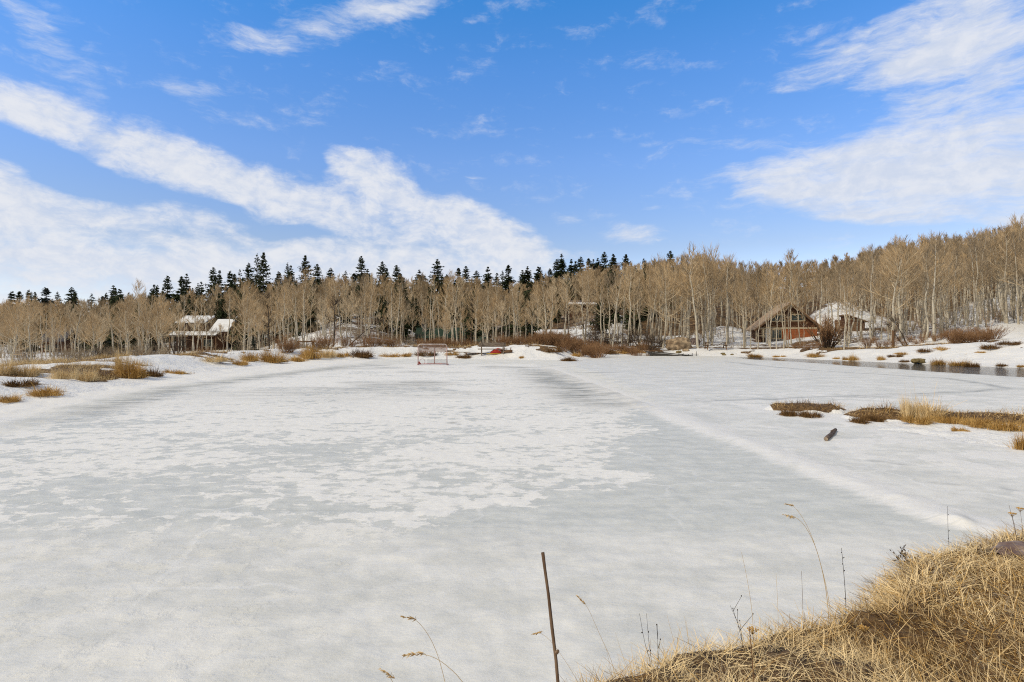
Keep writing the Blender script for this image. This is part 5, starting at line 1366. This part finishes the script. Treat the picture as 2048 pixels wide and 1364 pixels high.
# tussocks one can count, along the shores
TG = {}
def tus(kind, k):
    key = (kind, k)
    if key not in TG:
        if kind == 'gold': A = gen_tussock(700 + k, 1.0, .62, 900, .011, .5, .95); mt = 'straw_gold'
        elif kind == 'straw': A = gen_tussock(710 + k, 1.0, .75, 800, .010, .38, .7); mt = 'straw'
        elif kind == 'brown': A = gen_tussock(720 + k, 1.0, .42, 900, .013, .75, 1.2); mt = 'straw_brown'
        else: A = gen_tussock(730 + k, 1.0, .30, 900, .013, .95, 1.3); mt = 'straw_gold'
        TG[key] = A.mesh('tussock_blades', [M[mt]])
    return TG[key]
HN = {'gold': .62, 'straw': .75, 'brown': .42, 'low': .30}
LOOK = {'gold': 'golden', 'straw': 'tall straw-coloured', 'brown': 'brown', 'low': 'low flattened'}
GROUPS = [
    ('on the near left snow bank', [(18, 804, 52, 20, 'gold'), (95, 791, 84, 22, 'gold'), (40, 772, 80, 16, 'brown'), (128, 758, 56, 24, 'straw'), (172, 762, 56, 24, 'straw'), (212, 757, 44, 14, 'brown'), (262, 755, 66, 38, 'gold'), (243, 748, 30, 54, 'straw'), (305, 752, 56, 18, 'brown'), (350, 747, 50, 12, 'low'), (55, 752, 60, 26, 'straw'), (12, 748, 44, 30, 'straw')]),
    ('on the far left snow bank', [(430, 724, 60, 12, 'straw'), (482, 730, 44, 14, 'gold'), (505, 722, 50, 18, 'gold'), (548, 724, 64, 26, 'gold'), (597, 723, 50, 14, 'gold'), (622, 716, 56, 24, 'gold'), (655, 715, 50, 18, 'straw'), (688, 713, 40, 12, 'low'), (722, 714, 60, 18, 'brown'), (778, 713, 54, 9, 'low')]),
    ('behind the hockey goal', [(815, 712, 34, 8, 'low'), (852, 711, 54, 12, 'brown'), (904, 709, 44, 9, 'low'), (932, 716, 46, 10, 'brown')]),
    ('on the snow knoll right of the bench', [(1043, 716, 18, 5, 'low'), (1136, 722, 46, 10, 'brown'), (1108, 704, 44, 10, 'brown'), (1150, 712, 30, 9, 'low'), (1180, 710, 36, 9, 'brown'), (1212, 707, 44, 9, 'brown'), (1238, 706, 36, 7, 'low'), (1262, 706, 36, 8, 'brown'), (1284, 705, 24, 7, 'low')]),
    ('on the snowy shore below the cabin', [(1510, 714, 34, 8, 'gold'), (1560, 714, 30, 5, 'low'), (1630, 714, 40, 8, 'gold'), (1672, 718, 16, 6, 'low')]),
    ('at the edge of the open water', [(1691, 720, 14, 8, 'gold'), (1708, 721, 26, 14, 'gold'), (1762, 720, 18, 9, 'gold'), (1785, 714, 22, 6, 'brown'), (1801, 714, 16, 6, 'brown'), (1809, 725, 22, 7, 'brown'), (1873, 729, 34, 12, 'gold'), (1920, 731, 44, 14, 'gold'), (1944, 733, 32, 10, 'brown'), (2003, 733, 28, 9, 'brown'), (2042, 735, 20, 7, 'gold')]),
    ('on the snow of the right bank', [(1855, 704, 40, 8, 'brown'), (1885, 700, 40, 8, 'low'), (1985, 698, 44, 10, 'brown'), (2020, 690, 50, 9, 'brown'), (1800, 708, 30, 5, 'low'), (1960, 706, 20, 4, 'low')]),
    ('on the low spit in the ice', [(1582, 831, 48, 20, 'brown'), (1622, 834, 56, 15, 'brown'), (1718, 846, 50, 16, 'brown'), (1748, 842, 60, 18, 'brown'), (1815, 840, 30, 44, 'straw'), (1850, 838, 90, 40, 'straw'), (1835, 846, 60, 18, 'gold'), (1900, 846, 60, 20, 'gold'), (1950, 852, 70, 20, 'gold'), (2010, 858, 90, 22, 'gold'), (1922, 862, 34, 12, 'low'), (2052, 897, 70, 34, 'gold')])]
for gname, items in GROUPS:
    for i, (px, py, w_, h_, kind) in enumerate(sorted(items)):
        X, Y, Z = ground_hit(px, py)
        me = tus(kind, i % 3)
        o = empty('grass_tussock', (X, Y, Z), i * 2.3, '%s grass tussock %s, %s from the left' % (LOOK[kind], gname, ORD[i]), 'tussock', 'grass tussocks ' + gname)
        R_ = w_ / 2 / F * Y; Hh = h_ / F * Y
        o.scale = (R_, R_, Hh / HN[kind] * 1.15)
        link('blades', me, o)

# dry stalks standing up in front of the ice
def stalk(pts, r0, label, head=None, mat='straw', buds=0, twig=None, cat='grass stalk'):
    """pts: (px, py, depth) from tip to foot"""
    P = [np.array(at(*p)) for p in pts]
    f = P[-1].copy(); gz_ = zat(f[0], f[1])
    if f[2] > gz_: P.append(np.array([f[0] + .15 * (f[0] - P[-2][0]), f[1], gz_ - .03]))
    P = P[::-1]
    # smooth the path
    for _ in range(2):
        Q = [P[0]]
        for a, b_ in zip(P[:-1], P[1:]): Q += [a * .75 + b_ * .25, a * .25 + b_ * .75]
        P = Q + [P[-1]]
    o = empty('grass_stalk', P[0], 0, label, cat)
    L = [p - P[0] for p in P]
    MB().tube(L, list(np.linspace(r0, r0 * .45, len(L))), 6).build('stem', M[mat], o)
    r = np.random.default_rng(int(pts[0][0]))
    if head:
        hl, hm = head; hl *= .85; tip = L[-1]; d = unit(L[-1] - L[-3]); A = Acc()
        n = 46; t = r.random(n); b = tip - d * hl * (1 - t)[:, None] * 1.0
        dr = unit(d + r.normal(size=(n, 3)) * .33 + np.array([0, 0, -.25])); l = hl * (.18 + .16 * r.random(n)) * (1.1 - .5 * t)
        A.add(ribbons(np.stack([b, b + dr * l[:, None] * .5, b + dr * l[:, None]], 1), np.ones((n, 1)) * np.array([.0008, .0016, .0004])[None], r))
        link('seed_head', A.mesh('seed_head', [M['seed']]), o)
    if buds:
        for k in range(buds):
            mb = MB()
            t = .35 + .62 * k / buds; i = min(int(t * (len(L) - 1)), len(L) - 2); p = L[i]
            q = p + np.array([r.normal() * .006, r.normal() * .006, .006])
            mb.tube([p, (p + q) / 2, q], [.0008, .0024, .001], 5)
            mb.build('bud', M['deadbark'], o)
    if twig:
        for k in range(twig):
            mb = MB()
            i = int((.3 + .6 * k / twig) * (len(L) - 1)); p = L[i]; v = np.array([r.normal() * .03, r.normal() * .03, .05 + .03 * r.random()])
            mb.tube([p, p + v * .5, p + v], [.0011, .0009, .0006], 4)
            mb.tube([p + v, p + v + np.array([0, 0, .005])], [.0026, .0016], 5)
            mb.build('side_twig', M[mat], o)
    return o
stalk([(1568, 1030, 2.62), (1600, 1036, 2.63), (1628, 1082, 2.66), (1645, 1140, 2.70), (1656, 1205, 2.74)], .0017, 'tallest arching straw reed with drooping seed head over the near bank', (.07, 1))
stalk([(1571, 1007, 2.72), (1590, 1012, 2.72), (1618, 1056, 2.74), (1640, 1120, 2.77), (1660, 1205, 2.80)], .0014, 'arching straw reed just behind the tallest one', (.05, 1))
stalk([(1683, 1096, 2.84), (1688, 1150, 2.85), (1692, 1204, 2.86)], .0017, 'dark upright weed stalk with small buds beside the tallest reeds', None, 'deadbark', 9)
stalk([(1483, 1104, 2.5), (1496, 1165, 2.52), (1506, 1235, 2.54)], .0011, 'thin bare stalk left of the tallest reeds, leaning left', None, 'straw')
stalk([(1552, 1146, 2.62), (1556, 1215, 2.64)], .0009, 'fine upright stalk between the leaning stalk and the tallest reeds', None, 'straw')
stalk([(1603, 1142, 2.70), (1606, 1215, 2.72)], .0012, 'short stiff stalk just left of the tallest reeds', None, 'stick')
stalk([(1279, 1227, 2.30), (1290, 1290, 2.31), (1302, 1326, 2.32)], .0013, 'dark stalk at the left end of the bank, left one of two', None, 'deadbark', 3)
stalk([(1293, 1227, 2.31), (1298, 1290, 2.32), (1304, 1326, 2.33)], .0012, 'dark stalk at the left end of the bank, right one of two', None, 'deadbark', 3)
stalk([(1334, 1230, 2.36), (1352, 1300, 2.36), (1360, 1325, 2.37)], .0009, 'fine stalk right of the two dark ones', None, 'straw')
stalk([(1369, 1232, 2.42), (1380, 1302, 2.43)], .0009, 'fine leaning stalk halfway to the middle of the bank', None, 'straw')
stalk([(1315, 1248, 2.34), (1316, 1328, 2.35)], .0012, 'short twiggy weed with dark buds at the left end of the bank', None, 'deadbark', 0, 5)
stalk([(1460, 1210, 2.44), (1475, 1245, 2.46), (1484, 1268, 2.47)], .0012, 'small dark branching weed in the middle of the bank edge', None, 'deadbark', 0, 6)
stalk([(1498, 1252, 2.0), (1504, 1310, 2.0), (1508, 1370, 2.02)], .0024, 'reddish stalk in front of the bank grass, near the lower edge', None, 'twig_red', 4)
stalk([(804, 1233, 1.75), (835, 1238, 1.76), (870, 1290, 1.78), (892, 1368, 1.8), (905, 1450, 1.82)], .0011, 'fine arching grass with pale seed head left of the stick, upper one', (.055, 1))
stalk([(806, 1310, 1.7), (845, 1306, 1.7), (885, 1322, 1.71), (932, 1368, 1.72), (960, 1440, 1.74)], .0012, 'fine arching grass with full pale seed head left of the stick, lower one', (.075, 1))
stalk([(762, 1338, 1.72), (780, 1350, 1.72), (800, 1400, 1.74)], .0010, 'pale drooping seed head at the lower edge, leftmost', (.06, 1))
stalk([(1155, 1192, 2.1), (1175, 1212, 2.1), (1196, 1262, 2.12), (1228, 1330, 2.14)], .0009, 'faint arching grass right of the stick', (.05, 1))
stalk([(1065, 1268, 1.85), (1082, 1264, 1.85), (1110, 1290, 1.86), (1160, 1368, 1.88), (1175, 1420, 1.9)], .0007, 'very fine grass crossing close to the stick', (.04, 1))
stalk([(2018, 1010, 3.55), (2028, 1050, 3.55), (2034, 1085, 3.56)], .0016, 'upright weed at the right edge with bare tip', None, 'stick', 3)
stalk([(1895, 1012, 3.5), (1896, 1060, 3.5), (1898, 1090, 3.5)], .0014, 'tall dark stalk over the far corner of the bank', None, 'deadbark', 4)
def umbel(px, py, D, foot, label):
    o = stalk([(px, py, D), ((px + foot[0]) / 2 + 2, (py + foot[1]) / 2, D), (foot[0], foot[1], D)], .0013, label, None, 'stick', 0, None, 'weed')
    tip = np.array(at(px, py, D)) - np.array(o.location); mb = MB()
    r = np.random.default_rng(int(px))
    for k in range(14):
        a = k * 2.4; q = .022 * math.sqrt(k / 14); p = tip + np.array([math.cos(a) * q, math.sin(a) * q, .006])
        mb.tube([tip - np.array([0, 0, .014]), p], [.0006, .0005], 4); mb.tube([p, p + np.array([0, 0, .004])], [.0040, .0032], 5)
    mb.build('flower_head', M['straw_gold'], o)
umbel(2024, 1029, 3.5, (2034, 1088), 'dry yellow flat-topped flower at the right edge, left one')
umbel(2040, 1019, 3.45, (2046, 1088), 'dry yellow flat-topped flower at the right edge, right one')
umbel(1505, 1262, 2.3, (1508, 1330), 'dry yellow flower head low in the middle bank grass')
umbel(1726, 1258, 2.45, (1728, 1285), 'dry yellow flower head low in the right bank grass')
BT = [gen_shrub(760 + i, .22, .2, 16, 4, 2, .0024, lift=.2).mesh('twigs', [M['deadbark'], M['twig_dark']]) for i in range(2)]
for i, (px, py, D) in enumerate([(1862, 1092, 3.55), (1893, 1086, 3.62), (1925, 1078, 3.7), (1836, 1104, 3.42)]):
    x = (px - CX) / F * D
    o = empty('twig_shrub', (x, D, zat(x, D) - .01), i * 1.9, 'small dark bare twiggy shrub at the far corner of the bank, %s from the left' % ORD[i], 'shrub', 'small twiggy shrubs on the bank'); o.scale = (.9, .9, .8)
    link('twigs', BT[i % 2], o)
